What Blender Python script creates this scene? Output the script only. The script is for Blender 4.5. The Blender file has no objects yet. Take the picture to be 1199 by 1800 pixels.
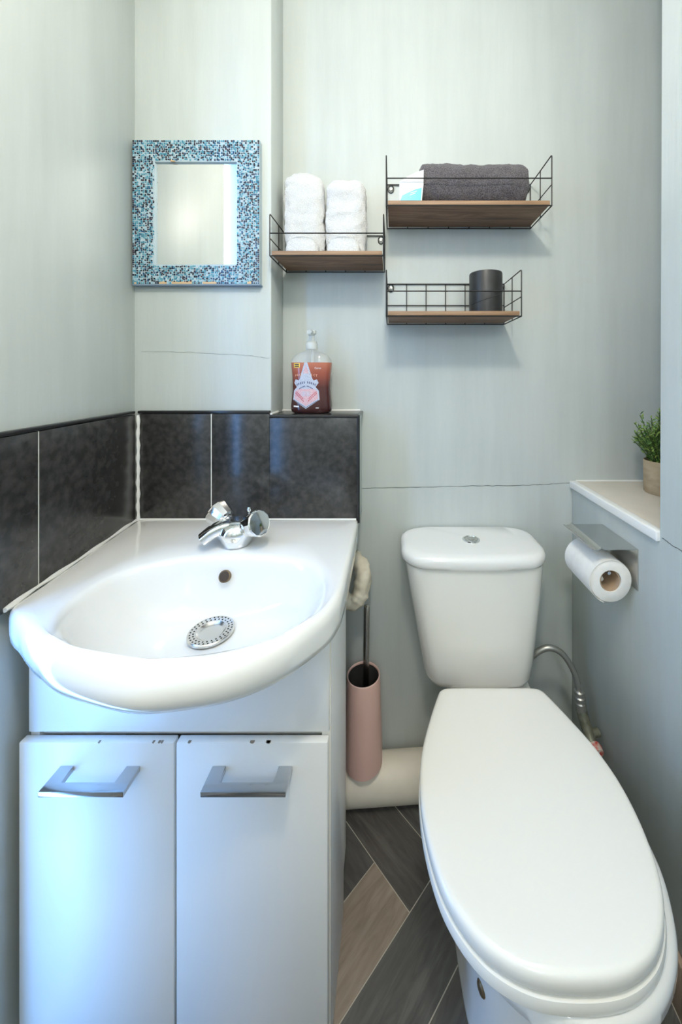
import bpy, bmesh, math, random
from mathutils import Vector, Matrix, noise

random.seed(7)
S = bpy.context.scene
C = S.collection
R = math.radians
PI = math.pi

# ------------------------------------------------------------------ camera
CZ = 1.215                       # eye height
F = 625.0                        # focal length in pixels of the 1199 px wide frame
cam_d = bpy.data.cameras.new('camera')
cam = bpy.data.objects.new('camera', cam_d)
C.objects.link(cam)
cam.location = (0, 0, CZ)
cam.rotation_euler = (R(90), 0, 0)
cam_d.sensor_fit = 'HORIZONTAL'
cam_d.sensor_width = 36
cam_d.lens = 36 * F / 1199
cam_d.shift_x = -(690 - 599.5) / 1199
cam_d.shift_y = -(900 - 662) / 1199
cam_d.clip_start = 0.01
S.camera = cam

# ------------------------------------------------------------------ world, lights, exposure
W = bpy.data.worlds.new('sky')
S.world = W
W.use_nodes = True
bg = W.node_tree.nodes['Background']
bg.inputs[0].default_value = (0.20, 0.47, 1.0, 1)
bg.inputs[1].default_value = 10.0

LAMP = (0.01, 0.0, 2.21)
lamp_d = bpy.data.lights.new('ceiling_lamp_light', 'POINT')
lamp_d.energy = 21.5
lamp_d.color = (1.0, 0.93, 0.825)
lamp_d.shadow_soft_size = 0.05
FILL = (0.05, -1.35, 2.0)  # unseen fill light, added to brighten the low front faces
fill_d = bpy.data.lights.new('rear_fill_light', 'POINT')
fill_d.energy = 17
fill_d.color = (0.88, 0.94, 1.0)
fill_d.shadow_soft_size = 0.14

day_d = bpy.data.lights.new('daylight', 'AREA')
day_d.shape = 'RECTANGLE'
day_d.size = 0.35
day_d.size_y = 1.9
day_d.energy = 18
day_d.color = (0.15, 0.42, 1.0)
day = bpy.data.objects.new('daylight', day_d)
C.objects.link(day)
day.location = (-1.15, -0.75, 1.25)
dv = Vector((-0.52, 0.62, 0.9)) - day.location
day.rotation_euler = dv.to_track_quat('-Z', 'Y').to_euler()

S.view_settings.view_transform = 'Standard'
S.view_settings.look = 'None'
S.view_settings.gamma = 1
S.view_settings.use_curve_mapping = False
S.view_settings.exposure = 0.38
try:
    S.cycles.use_denoising = True
    S.cycles.sample_clamp_indirect = 8
    S.cycles.blur_glossy = 0.5
    S.cycles.max_bounces = 10
    S.cycles.diffuse_bounces = 6
except Exception:
    pass


# ------------------------------------------------------------------ materials
def nmat(name):
    m = bpy.data.materials.new(name)
    m.use_nodes = True
    nt = m.node_tree
    b = nt.nodes['Principled BSDF']
    return m, nt, b


def setp(b, col=None, rough=None, metal=None, spec=None, coat=None, trans=None, ior=None, sss=None, sheen=None):
    if col is not None:
        b.inputs['Base Color'].default_value = (*col, 1)
    if rough is not None:
        b.inputs['Roughness'].default_value = rough
    if metal is not None:
        b.inputs['Metallic'].default_value = metal
    if spec is not None:
        b.inputs['Specular IOR Level'].default_value = spec
    if coat is not None:
        b.inputs['Coat Weight'].default_value = coat
        b.inputs['Coat Roughness'].default_value = 0.06
    if trans is not None:
        b.inputs['Transmission Weight'].default_value = trans
    if ior is not None:
        b.inputs['IOR'].default_value = ior
    if sheen is not None:
        b.inputs['Sheen Weight'].default_value = sheen


def tex(nt, kind, scale=(1, 1, 1), **kw):
    tc = nt.nodes.new('ShaderNodeTexCoord')
    mp = nt.nodes.new('ShaderNodeMapping')
    mp.inputs['Scale'].default_value = scale
    nt.links.new(tc.outputs['Object'], mp.inputs['Vector'])
    t = nt.nodes.new(kind)
    for k, v in kw.items():
        if k in t.inputs:
            t.inputs[k].default_value = v
        else:
            setattr(t, k, v)
    nt.links.new(mp.outputs[0], t.inputs['Vector'])
    return t


def ramp(nt, src, stops):
    r = nt.nodes.new('ShaderNodeValToRGB')
    e = r.color_ramp.elements
    while len(e) < len(stops):
        e.new(0.5)
    for i, (p, c) in enumerate(stops):
        e[i].position = p
        e[i].color = (*c, 1)
    nt.links.new(src, r.inputs[0])
    return r


def bump(nt, b, src, strength=0.2, dist=0.002):
    n = nt.nodes.new('ShaderNodeBump')
    n.inputs['Strength'].default_value = strength
    n.inputs['Distance'].default_value = dist
    nt.links.new(src, n.inputs['Height'])
    nt.links.new(n.outputs[0], b.inputs['Normal'])
    return n


def plain(name, col, rough=0.5, **kw):
    m, nt, b = nmat(name)
    setp(b, col, rough, **kw)
    return m


def mottled(name, c1, c2, scale=(8, 8, 8), rough=0.5, nscale=1.0, detail=6, bstr=0.0, bdist=0.002, lo=0.3, hi=0.7, **kw):
    m, nt, b = nmat(name)
    setp(b, c1, rough, **kw)
    t = tex(nt, 'ShaderNodeTexNoise', scale, Scale=nscale, Detail=detail)
    r = ramp(nt, t.outputs[0], [(lo, c1), (hi, c2)])
    nt.links.new(r.outputs[0], b.inputs['Base Color'])
    if bstr:
        bump(nt, b, t.outputs[0], bstr, bdist)
    return m


def wall_paint(name, c1, c2):
    m, nt, b = nmat(name)
    setp(b, c1, 0.42, spec=0.35)
    a = tex(nt, 'ShaderNodeTexNoise', (17, 17, 1.5), Scale=1.0, Detail=9, Roughness=0.66)
    g = tex(nt, 'ShaderNodeTexNoise', (2.2, 2.2, 2.2), Scale=1.0, Detail=3)
    mx = nt.nodes.new('ShaderNodeMath')
    mx.operation = 'MULTIPLY_ADD'
    mx.inputs[1].default_value = 0.55
    nt.links.new(a.outputs[0], mx.inputs[0])
    m2 = nt.nodes.new('ShaderNodeMath')
    m2.operation = 'MULTIPLY'
    m2.inputs[1].default_value = 0.45
    nt.links.new(g.outputs[0], m2.inputs[0])
    nt.links.new(m2.outputs[0], mx.inputs[2])
    r = ramp(nt, mx.outputs[0], [(0.34, c1), (0.62, c2)])
    nt.links.new(r.outputs[0], b.inputs['Base Color'])
    f = tex(nt, 'ShaderNodeTexNoise', (170, 170, 22), Scale=1.0, Detail=4, Roughness=0.6)
    add = nt.nodes.new('ShaderNodeMath')
    add.operation = 'MULTIPLY_ADD'
    add.inputs[1].default_value = 0.35
    nt.links.new(a.outputs[0], add.inputs[0])
    nt.links.new(f.outputs[0], add.inputs[2])
    bump(nt, b, add.outputs[0], 0.22, 0.0013)
    return m


def wood(name, stops, scale=(3, 40, 40), rough=0.55, dist=2.0, bstr=0.15):
    m, nt, b = nmat(name)
    setp(b, stops[0][1], rough)
    t = tex(nt, 'ShaderNodeTexNoise', scale, Scale=1.0, Detail=8, Roughness=0.6, Distortion=dist)
    r = ramp(nt, t.outputs[0], stops)
    nt.links.new(r.outputs[0], b.inputs['Base Color'])
    bump(nt, b, t.outputs[0], bstr, 0.001)
    return m


def terry(name, c1, c2, scale=420, sheen=0.4):
    m, nt, b = nmat(name)
    setp(b, c1, 0.95, spec=0.1, sheen=sheen)
    t = tex(nt, 'ShaderNodeTexVoronoi', (1, 1, 1), Scale=scale)
    r = ramp(nt, t.outputs['Distance'], [(0.1, c2), (0.6, c1)])
    nt.links.new(r.outputs[0], b.inputs['Base Color'])
    bump(nt, b, t.outputs['Distance'], 0.8, 0.002)
    return m


M = {}
M['paint'] = wall_paint('sage_wall_paint', (0.482, 0.520, 0.498), (0.556, 0.594, 0.572))
M['white_paint'] = plain('white_gloss_paint', (0.82, 0.82, 0.80), 0.35)
M['ceiling'] = plain('ceiling_paint', (0.85, 0.85, 0.83), 0.7)
M['ceramic'] = plain('white_glazed_ceramic', (0.82, 0.82, 0.795), 0.10, coat=0.4)
M['cistern'] = plain('cistern_ceramic', (0.80, 0.79, 0.74), 0.13, coat=0.35)
M['seat'] = plain('seat_plastic', (0.86, 0.85, 0.80), 0.22)
M['tile'] = mottled('charcoal_tile', (0.026, 0.0255, 0.025), (0.060, 0.058, 0.056), (55, 55, 55), 0.23, detail=12, bstr=0.03, bdist=0.0004, lo=0.38, hi=0.74, spec=0.55)
M['tile_edge'] = plain('charcoal_tile_trim', (0.02, 0.02, 0.021), 0.22)
M['grout'] = mottled('white_grout', (0.72, 0.72, 0.68), (0.60, 0.59, 0.54), (60, 60, 60), 0.75, bstr=0.3)
M['silicone'] = plain('white_silicone', (0.80, 0.80, 0.77), 0.35)
M['chrome'] = plain('chrome', (0.82, 0.83, 0.84), 0.06, metal=1.0)
M['handle'] = plain('satin_chrome', (0.50, 0.52, 0.55), 0.16, metal=1.0)
M['steel'] = plain('brushed_steel', (0.62, 0.61, 0.58), 0.24, metal=1.0)
M['dark_hole'] = plain('dark_hole', (0.012, 0.011, 0.01), 0.6)
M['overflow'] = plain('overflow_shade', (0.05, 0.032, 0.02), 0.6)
M['brass'] = plain('tarnished_brass', (0.20, 0.14, 0.08), 0.45, metal=0.7)
M['cabinet'] = mottled('cabinet_melamine', (0.80, 0.80, 0.78), (0.77, 0.77, 0.755), (4, 4, 4), 0.36)
M['cab_edge'] = plain('cabinet_edging', (0.74, 0.71, 0.63), 0.45)
M['chip'] = mottled('swollen_chipboard', (0.30, 0.25, 0.20), (0.20, 0.16, 0.12), (200, 200, 200), 0.9)
M['wire'] = plain('black_wire', (0.022, 0.021, 0.020), 0.42, metal=0.4)
M['board'] = wood('rustic_board', [(0.25, (0.06, 0.035, 0.022)), (0.45, (0.19, 0.105, 0.06)), (0.62, (0.30, 0.175, 0.10)), (0.8, (0.12, 0.07, 0.042))], (2.2, 22, 22), 0.55, 3.0)
M['board_edge'] = wood('rustic_board_edge', [(0.3, (0.22, 0.125, 0.065)), (0.7, (0.40, 0.25, 0.14))])
M['towel_w'] = terry('white_terry', (0.70, 0.70, 0.69), (0.58, 0.58, 0.57), 380)
M['towel_g'] = terry('grey_terry', (0.135, 0.124, 0.132), (0.035, 0.032, 0.036), 330, 0.25)
M['black_jar'] = mottled('black_jar', (0.016, 0.016, 0.016), (0.03, 0.03, 0.029), (30, 30, 30), 0.42)
M['cyan'] = plain('cyan_print', (0.0, 0.42, 0.72), 0.35)
M['pouch'] = plain('white_pouch', (0.84, 0.85, 0.86), 0.3)
M['pink'] = plain('pink_plastic', (0.85, 0.555, 0.48), 0.5)
M['inner_shade'] = plain('holder_shade', (0.05, 0.048, 0.045), 0.4)  # shade inside the brush holder, painted as a dark colour
M['pink_rim'] = plain('pink_rim', (0.78, 0.54, 0.48), 0.45)
M['pipe'] = mottled('cream_pipe', (0.86, 0.80, 0.68), (0.78, 0.72, 0.60), (10, 10, 10), 0.5, detail=8)
M['foam'] = mottled('cream_foam', (0.76, 0.71, 0.58), (0.66, 0.60, 0.47), (40, 40, 40), 0.85, bstr=0.5, bdist=0.004)
M['plank_tan'] = wood('tan_plank', [(0.25, (0.20, 0.155, 0.12)), (0.5, (0.32, 0.26, 0.205)), (0.75, (0.41, 0.34, 0.27))], (6, 46, 20), 0.4, 1.2, 0.1)
M['plank_dark'] = wood('charcoal_plank', [(0.25, (0.055, 0.054, 0.052)), (0.5, (0.11, 0.107, 0.10)), (0.8, (0.20, 0.19, 0.175))], (6, 40, 20), 0.36, 1.2, 0.1)
M['plank_grey'] = wood('grey_brown_plank', [(0.25, (0.050, 0.047, 0.044)), (0.5, (0.105, 0.097, 0.088)), (0.8, (0.18, 0.165, 0.145))], (6, 40, 20), 0.38, 1.2, 0.1)
M['joint'] = plain('pale_joint', (0.56, 0.52, 0.44), 0.6)
M['roll'] = mottled('toilet_paper', (0.86, 0.85, 0.82), (0.80, 0.79, 0.76), (60, 60, 60), 0.9, bstr=0.2)
M['card'] = plain('cardboard_core', (0.46, 0.33, 0.22), 0.85)
M['sill'] = mottled('beige_laminate', (0.62, 0.56, 0.47), (0.70, 0.64, 0.55), (9, 9, 9), 0.3, detail=7)
M['pot'] = mottled('stone_pot', (0.36, 0.275, 0.175), (0.48, 0.38, 0.25), (26, 26, 60), 0.85, detail=8, bstr=0.4)
M['soil'] = plain('soil', (0.03, 0.022, 0.015), 0.95)
M['rubber'] = plain('braided_hose', (0.42, 0.42, 0.39), 0.35, metal=0.8)
M['valve'] = mottled('worn_valve', (0.20, 0.21, 0.15), (0.34, 0.33, 0.25), (70, 70, 70), 0.45, metal=0.6)
M['red'] = mottled('worn_red_tap', (0.55, 0.05, 0.04), (0.62, 0.50, 0.42), (70, 70, 70), 0.5, lo=0.42, hi=0.58)
M['mirror'] = plain('mirror_glass', (0.90, 0.92, 0.91), 0.0, metal=1.0)
M['frame_wood'] = plain('frame_wood', (0.62, 0.43, 0.25), 0.6)
M['frame_edge'] = plain('frame_edge', (0.20, 0.27, 0.36), 0.6)
M['frame_grout'] = plain('mosaic_grout', (0.45, 0.55, 0.60), 0.7)
M['crack'] = plain('crack_shadow_gap', (0.05, 0.055, 0.05), 0.9)
M['skirting'] = mottled('tan_skirting', (0.42, 0.31, 0.23), (0.50, 0.38, 0.29), (14, 14, 14), 0.5)
M['clear'] = plain('clear_plastic', (0.93, 0.95, 0.93), 0.12, trans=0.75, ior=1.3)
M['pump'] = plain('frosted_pump', (0.80, 0.83, 0.81), 0.3, trans=0.35, ior=1.3)
M['yellow'] = plain('yellow_print', (0.80, 0.55, 0.08), 0.5)
M['ink'] = plain('dark_print', (0.03, 0.03, 0.05), 0.5)
M['peach'] = plain('peach_print', (0.80, 0.42, 0.27), 0.5)
M['label_blue'] = mottled('pale_blue_print', (0.36, 0.40, 0.52), (0.62, 0.64, 0.72), (420, 420, 420), 0.5)
M['label_pink'] = mottled('pale_pink_print', (0.58, 0.27, 0.31), (0.68, 0.54, 0.58), (420, 420, 420), 0.5)
M['label_navy'] = plain('navy_print', (0.07, 0.08, 0.17), 0.5)
M['label_red'] = plain('red_print', (0.50, 0.08, 0.08), 0.5)
M['white_print'] = plain('white_print', (0.80, 0.80, 0.82), 0.5)

# bottle colour: orange sleeve turning maroon towards the base
m, nt, b = nmat('amber_to_maroon_bottle')
setp(b, (0.3, 0.05, 0.04), 0.16, coat=0.3)
tc = nt.nodes.new('ShaderNodeTexCoord')
sp = nt.nodes.new('ShaderNodeSeparateXYZ')
nt.links.new(tc.outputs['Object'], sp.inputs[0])
r_ = ramp(nt, sp.outputs['Z'], [(0.0, (0.045, 0.014, 0.014)), (0.075, (0.085, 0.022, 0.02)), (0.115, (0.33, 0.085, 0.055)), (0.155, (0.56, 0.20, 0.125))])
nt.links.new(r_.outputs[0], b.inputs['Base Color'])
M['soap'] = m

# mosaic pieces: every little piece takes its own colour
m, nt, b = nmat('mosaic_glass')
setp(b, (0.1, 0.3, 0.4), 0.25)
g = nt.nodes.new('ShaderNodeNewGeometry')
r_ = ramp(nt, g.outputs['Random Per Island'], [(0.0, (0.008, 0.014, 0.030)), (0.30, (0.050, 0.028, 0.040)), (0.38, (0.016, 0.075, 0.16)), (0.50, (0.05, 0.24, 0.34)), (0.68, (0.11, 0.34, 0.43)), (0.88, (0.34, 0.54, 0.63))])
r_.color_ramp.interpolation = 'CONSTANT'
nt.links.new(r_.outputs[0], b.inputs['Base Color'])
M['mosaic'] = m

m, nt, b = nmat('leaf')
setp(b, (0.05, 0.12, 0.02), 0.5)
g = nt.nodes.new('ShaderNodeNewGeometry')
r_ = ramp(nt, g.outputs['Random Per Island'], [(0.0, (0.035, 0.12, 0.025)), (0.5, (0.13, 0.27, 0.05)), (1.0, (0.42, 0.56, 0.12))])
nt.links.new(r_.outputs[0], b.inputs['Base Color'])
M['leaf'] = m
M['stem'] = plain('stem', (0.06, 0.09, 0.03), 0.6)


# ------------------------------------------------------------------ helpers
def wloc(o):
    v = Vector((0, 0, 0))
    while o is not None:
        v += o.location
        o = o.parent
    return v


def finish(name, bm, mat, parent=None, smooth=35, origin=None, recalc=True):
    """link a bmesh (world coordinates) as one mesh object"""
    if recalc:
        bmesh.ops.recalc_face_normals(bm, faces=bm.faces[:])
    off = wloc(parent) if parent else (Vector(origin) if origin else Vector((0, 0, 0)))
    if off.length:
        bmesh.ops.translate(bm, verts=bm.verts[:], vec=-off)
    me = bpy.data.meshes.new(name)
    bm.to_mesh(me)
    bm.free()
    mats = mat if isinstance(mat, (list, tuple)) else [mat]
    for k in mats:
        me.materials.append(M[k])
    if smooth:
        for p in me.polygons:
            p.use_smooth = True
        if smooth < 180:
            me.set_sharp_from_angle(angle=R(smooth))
    o = bpy.data.objects.new(name, me)
    C.objects.link(o)
    if parent:
        o.parent = parent
    elif origin:
        o.location = origin
    return o


def thing(name, loc, label, cat, group=None):
    o = bpy.data.objects.new(name, None)
    o.empty_display_size = 0.05
    C.objects.link(o)
    o.location = loc
    o['label'] = label
    o['category'] = cat
    if group:
        o['group'] = group
    return o


def tag(o, label, cat, group=None):
    o['label'] = label
    o['category'] = cat
    if group:
        o['group'] = group
    return o


def struct(o, label=None):
    o['kind'] = 'structure'
    if label:
        o['label'] = label
    return o


def box(bm, x0, x1, y0, y1, z0, z1, bev=0.0, seg=2):
    vs = [bm.verts.new((x, y, z)) for z in (z0, z1) for y in (y0, y1) for x in (x0, x1)]
    fs = [(0, 2, 3, 1), (4, 5, 7, 6), (0, 1, 5, 4), (2, 6, 7, 3), (0, 4, 6, 2), (1, 3, 7, 5)]
    faces = [bm.faces.new([vs[i] for i in f]) for f in fs]
    if bev:
        es = list({e for f in faces for e in f.edges})
        bmesh.ops.bevel(bm, geom=es, offset=bev, segments=seg, profile=0.5, affect='EDGES', clamp_overlap=True)
    return bm


def bx(x0, x1, y0, y1, z0, z1, bev=0.0, seg=2):
    return box(bmesh.new(), x0, x1, y0, y1, z0, z1, bev, seg)


def prism(bm, pts, lo, hi, axis='z', bev=0.0, seg=2):
    """extrude a polygon. axis z: pts (x,y); axis y: pts (x,z); axis x: pts (y,z)"""
    def mk(p, h):
        if axis == 'z':
            return (p[0], p[1], h)
        if axis == 'y':
            return (p[0], h, p[1])
        return (h, p[0], p[1])
    a = [bm.verts.new(mk(p, lo)) for p in pts]
    c = [bm.verts.new(mk(p, hi)) for p in pts]
    n = len(pts)
    faces = [bm.faces.new(a), bm.faces.new(c)]
    for i in range(n):
        faces.append(bm.faces.new((a[i], a[(i + 1) % n], c[(i + 1) % n], c[i])))
    if bev:
        es = list({e for f in faces for e in f.edges})
        bmesh.ops.bevel(bm, geom=es, offset=bev, segments=seg, profile=0.5, affect='EDGES', clamp_overlap=True)
    return bm


def loft(bm, rings, cap0=True, cap1=True, closed=True):
    rs = [[bm.verts.new(p) for p in r] for r in rings]
    n = len(rs[0])
    for a, c in zip(rs, rs[1:]):
        for i in range(n if closed else n - 1):
            j = (i + 1) % n
            bm.faces.new((a[i], a[j], c[j], c[i]))
    if cap0:
        bm.faces.new(rs[0])
    if cap1:
        bm.faces.new(rs[-1])
    return bm


def lathe(bm, prof, c, n=32, cap0=True, cap1=True):
    rings = [[(c[0] + r * math.cos(2 * PI * i / n), c[1] + r * math.sin(2 * PI * i / n), c[2] + z) for i in range(n)] for r, z in prof]
    return loft(bm, rings, cap0, cap1)


def axis_lathe(bm, prof, p, d, n=28, cap0=True, cap1=True):
    """profile (radius, distance along d) about a slanted axis"""
    d = Vector(d).normalized()
    u = d.orthogonal().normalized()
    v = d.cross(u)
    p = Vector(p)
    rings = [[p + d * h + u * (r * math.cos(2 * PI * i / n)) + v * (r * math.sin(2 * PI * i / n)) for i in range(n)] for r, h in prof]
    return loft(bm, rings, cap0, cap1)


def smooth_path(pts, sub=8, closed=False):
    pts = [Vector(p) for p in pts]
    n = len(pts)
    out = []
    rng = n if closed else n - 1
    for i in range(rng):
        if closed:
            p0, p1, p2, p3 = pts[i - 1], pts[i], pts[(i + 1) % n], pts[(i + 2) % n]
        else:
            p0 = pts[max(i - 1, 0)]
            p1, p2 = pts[i], pts[i + 1]
            p3 = pts[min(i + 2, n - 1)]
        for k in range(sub):
            t = k / sub
            out.append(0.5 * ((2 * p1) + (-p0 + p2) * t + (2 * p0 - 5 * p1 + 4 * p2 - p3) * t * t + (-p0 + 3 * p1 - 3 * p2 + p3) * t ** 3))
    if not closed:
        out.append(pts[-1])
    return out


def tube(bm, pts, r, n=10, caps=True):
    pts = [Vector(p) for p in pts]
    rings = []
    t0 = (pts[1] - pts[0]).normalized()
    u = t0.orthogonal().normalized()
    for i, p in enumerate(pts):
        if i == 0:
            t = pts[1] - pts[0]
        elif i == len(pts) - 1:
            t = pts[-1] - pts[-2]
        else:
            t = (pts[i + 1] - pts[i]).normalized() + (pts[i] - pts[i - 1]).normalized()
        t.normalize()
        u = (u - t * u.dot(t)).normalized()
        v = t.cross(u)
        rr = r[i] if isinstance(r, (list, tuple)) else r
        rings.append([p + u * (rr * math.cos(2 * PI * k / n)) + v * (rr * math.sin(2 * PI * k / n)) for k in range(n)])
    return loft(bm, rings, caps, caps)


def text_mesh(name, body, size, mat, parent, at, rotz=0.0, width=None):
    """flat lettering standing upright, facing -Y"""
    cu = bpy.data.curves.new(name, 'FONT')
    cu.body = body
    cu.size = size
    cu.align_x = 'CENTER'
    cu.align_y = 'CENTER'
    cu.extrude = 0.0002
    cu.resolution_u = 2
    o = bpy.data.objects.new(name, cu)
    C.objects.link(o)
    bpy.context.view_layer.update()
    me = bpy.data.meshes.new_from_object(o.evaluated_get(bpy.context.evaluated_depsgraph_get()))
    bpy.data.objects.remove(o)
    me.materials.append(M[mat])
    o = bpy.data.objects.new(name, me)
    C.objects.link(o)
    o.parent = parent
    o.location = Vector(at) - wloc(parent)
    o.rotation_euler = (R(90), 0, rotz)
    return o


# ================================================================== THE ROOM
BY = 1.10                         # back wall
RX = 0.554                        # right wall
TZ = 1.121                        # top of the wall tiles
BXF = 0.98                        # face of the tiles on the boxed-out wall
BXR = -0.338                      # right side of the tall boxing
def left_x(y):                    # tile face of the left wall, a little out of square
    return -0.7056 + 0.128 * (BXF - y)


CEIL = 2.50
FRONT = -1.9
struct(finish('wall_back', bx(-0.85, 1.02, BY, BY + 0.08, 0, CEIL), 'paint', smooth=0))
struct(finish('ceiling', bx(-0.85, 1.02, FRONT - 0.08, BY + 0.08, CEIL, CEIL + 0.06), 'ceiling', smooth=0))
struct(finish('wall_front', bx(-0.85, 1.02, FRONT - 0.08, FRONT, 0, CEIL), 'paint', smooth=0))
# right wall: solid up to the ledge, full height in front of the niche
bm = bmesh.new()
prism(bm, [(FRONT, 0), (BY, 0), (BY, 0.872), (0.732, 0.872), (0.732, CEIL), (FRONT, CEIL)], RX, 0.95, 'x', 0.004, 2)
wr = struct(finish('wall_right', bm, 'paint'))
struct(finish('wall_niche', bx(0.95, 1.02, FRONT, BY, 0, CEIL), 'paint', smooth=0))
# left wall (plaster face 12 mm behind the tile face), ends at the doorway
bm = bmesh.new()
LY0 = 0.555
prism(bm, [(left_x(LY0) - 0.012, LY0), (left_x(1.0) - 0.012, 1.0), (-0.85, 1.0), (-0.85, LY0)], 0, CEIL, 'z', 0.003, 2)
wl = struct(finish('wall_left', bm, 'paint'))
# doorway on the left: lintel, then the white door standing almost closed
struct(finish('trim_1', bx(-0.70, -0.64, 0.36, LY0, 2.12, CEIL), 'paint', smooth=0))
d1 = struct(finish('door_1', bx(-0.69, -0.65, -0.45, 0.45, 0.006, 2.12, 0.003), 'white_paint'))
bm = bmesh.new()
axis_lathe(bm, [(0.012, 0), (0.012, 0.035), (0.024, 0.045), (0.026, 0.06), (0.018, 0.072)], (-0.65, 0.39, 1.0), (1, 0, 0))
finish('door_handle', bm, 'chrome', d1)
struct(finish('wall_doorway', bx(-0.70, -0.64, -0.45, 0.36, 2.12, CEIL), 'paint', smooth=0))
struct(finish('wall_hall', bx(-0.70, -0.64, FRONT, -0.45, 0, CEIL), 'paint', smooth=0))

# boxed-out pier behind the basin and the low half of it
wb = struct(finish('wall_pier', bx(-0.85, BXR, 0.992, BY, 0, CEIL, 0.004), 'paint'))
lw = struct(finish('wall_low_boxing', bx(BXR - 0.002, -0.095, 0.992, BY, 0.80, TZ - 0.021, 0.002), 'paint'))

# --- wall tiles, one object each
def back_tile(x0, x1, z0, z1, parent):
    return finish('wall_tile', bx(x0, x1, BXF, 0.9925, z0, z1, 0.0012), 'tile', parent)


ZT0 = 0.815
back_tile(-0.697, -0.5015, ZT0, TZ - 0.009, wb)
back_tile(-0.4985, BXR - 0.0015, ZT0, TZ - 0.009, wb)
t = back_tile(BXR - 0.0015, -0.0975, ZT0, TZ - 0.020, wb)
def left_tile(y0, y1):
    bm = bmesh.new()
    p = [(left_x(y0), y0), (left_x(y1), y1), (left_x(y1) - 0.0125, y1), (left_x(y0) - 0.0125, y0)]
    prism(bm, p, ZT0, TZ - 0.009, 'z', 0.0012)
    return finish('wall_tile', bm, 'tile', wl)


left_tile(0.6715, 0.974)
left_tile(LY0 + 0.004, 0.6685)
# grout between the tiles, dark trims over them
finish('grout_line', bx(-0.5016, -0.4984, BXF + 0.0012, 0.9925, ZT0, TZ - 0.009), 'grout', wb, smooth=0)
bm = bmesh.new()
prism(bm, [(left_x(0.6686) - 0.001, 0.6686), (left_x(0.6714) - 0.001, 0.6714), (left_x(0.6714) - 0.0125, 0.6714), (left_x(0.6686) - 0.0125, 0.6686)], ZT0, TZ - 0.009)
finish('grout_line', bm, 'grout', wl, smooth=0)
bm = bmesh.new()
pts = smooth_path([(-0.6995, 0.9775, ZT0 + (TZ - 0.012 - ZT0) * k / 14) + Vector((0.0008 * math.sin(k * 2.1), 0, 0)) if False else Vector((-0.6995 + 0.0008 * math.sin(k * 2.1), 0.9775, ZT0 + (TZ - 0.012 - ZT0) * k / 14)) for k in range(15)], 3)
tube(bm, pts, [0.0044 + 0.0009 * math.sin(i * 1.3) for i in range(len(pts))], 8)
finish('corner_sealant', bm, 'silicone', wb)
bm = bmesh.new()
box(bm, -0.703, BXR - 0.001, BXF - 0.001, 0.9935, TZ - 0.008, TZ, 0.002)
finish('tile_edge_trim', bm, 'tile_edge', wb)
bm = bmesh.new()
p = [(left_x(LY0) + 0.001, LY0), (left_x(0.974) + 0.001, 0.974), (left_x(0.974) - 0.0125, 0.974), (left_x(LY0) - 0.0125, LY0)]
prism(bm, p, TZ - 0.008, TZ, 'z', 0.002)
finish('tile_edge_trim', bm, 'tile_edge', wl)
# ledge tile on the low boxing with rounded edge trims
finish('ledge_tile', bx(BXR + 0.001, -0.098, BXF + 0.006, BY - 0.002, TZ - 0.0205, TZ - 0.012, 0.001), 'tile', lw)
bm = bmesh.new()
tube(bm, [(BXR - 0.001, BXF + 0.003, TZ - 0.0155), (-0.094, BXF + 0.003, TZ - 0.0155)], 0.0045, 12)
finish('front_edge_trim', bm, 'tile_edge', lw)
bm = bmesh.new()
tube(bm, [(-0.0945, BXF + 0.002, TZ - 0.0155), (-0.0945, BY - 0.001, TZ - 0.0155)], 0.0042, 12)
finish('side_edge_trim', bm, 'tile_edge', lw)
bm = bmesh.new()
tube(bm, [(-0.0945, BXF + 0.0035, ZT0 - 0.004), (-0.0945, BXF + 0.0035, TZ - 0.0155)], 0.0045, 12)
finish('corner_edge_trim', bm, 'tile_edge', lw)
bm = bmesh.new()
tube(bm, smooth_path([(BXR + 0.002, BXF + 0.004, TZ - 0.010), (BXR + 0.003, 1.03, TZ - 0.0095), (BXR + 0.003, BY - 0.003, TZ - 0.010), (-0.22, BY - 0.002, TZ - 0.0105), (-0.10, BY - 0.002, TZ - 0.010)], 6), 0.0035, 8)
finish('ledge_sealant', bm, 'silicone', lw)

# --- hairline cracks in the plaster
def crack(name, pts, normal_off, parent, width=0.0016, amp=0.0012, sub=14):
    bm = bmesh.new()
    P = []
    for a, c in zip(pts, pts[1:]):
        a, c = Vector(a), Vector(c)
        for k in range(sub):
            q = a.lerp(c, k / sub)
            q.z += random.uniform(-amp, amp)
            P.append(q)
    P.append(Vector(pts[-1]))
    wid = [width * random.uniform(0.35, 1.0) for _ in P]
    top = [bm.verts.new(q + Vector(normal_off) + Vector((0, 0, w / 2))) for q, w in zip(P, wid)]
    bot = [bm.verts.new(q + Vector(normal_off) - Vector((0, 0, w / 2))) for q, w in zip(P, wid)]
    bkt = [bm.verts.new(q - Vector(normal_off)) for q in P]
    for i in range(len(P) - 1):
        bm.faces.new((top[i], top[i + 1], bot[i + 1], bot[i]))
        bm.faces.new((top[i], bkt[i], bkt[i + 1], top[i + 1]))
        bm.faces.new((bot[i], bot[i + 1], bkt[i + 1], bkt[i]))
    return finish(name, bm, 'crack', parent, smooth=0)


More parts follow.
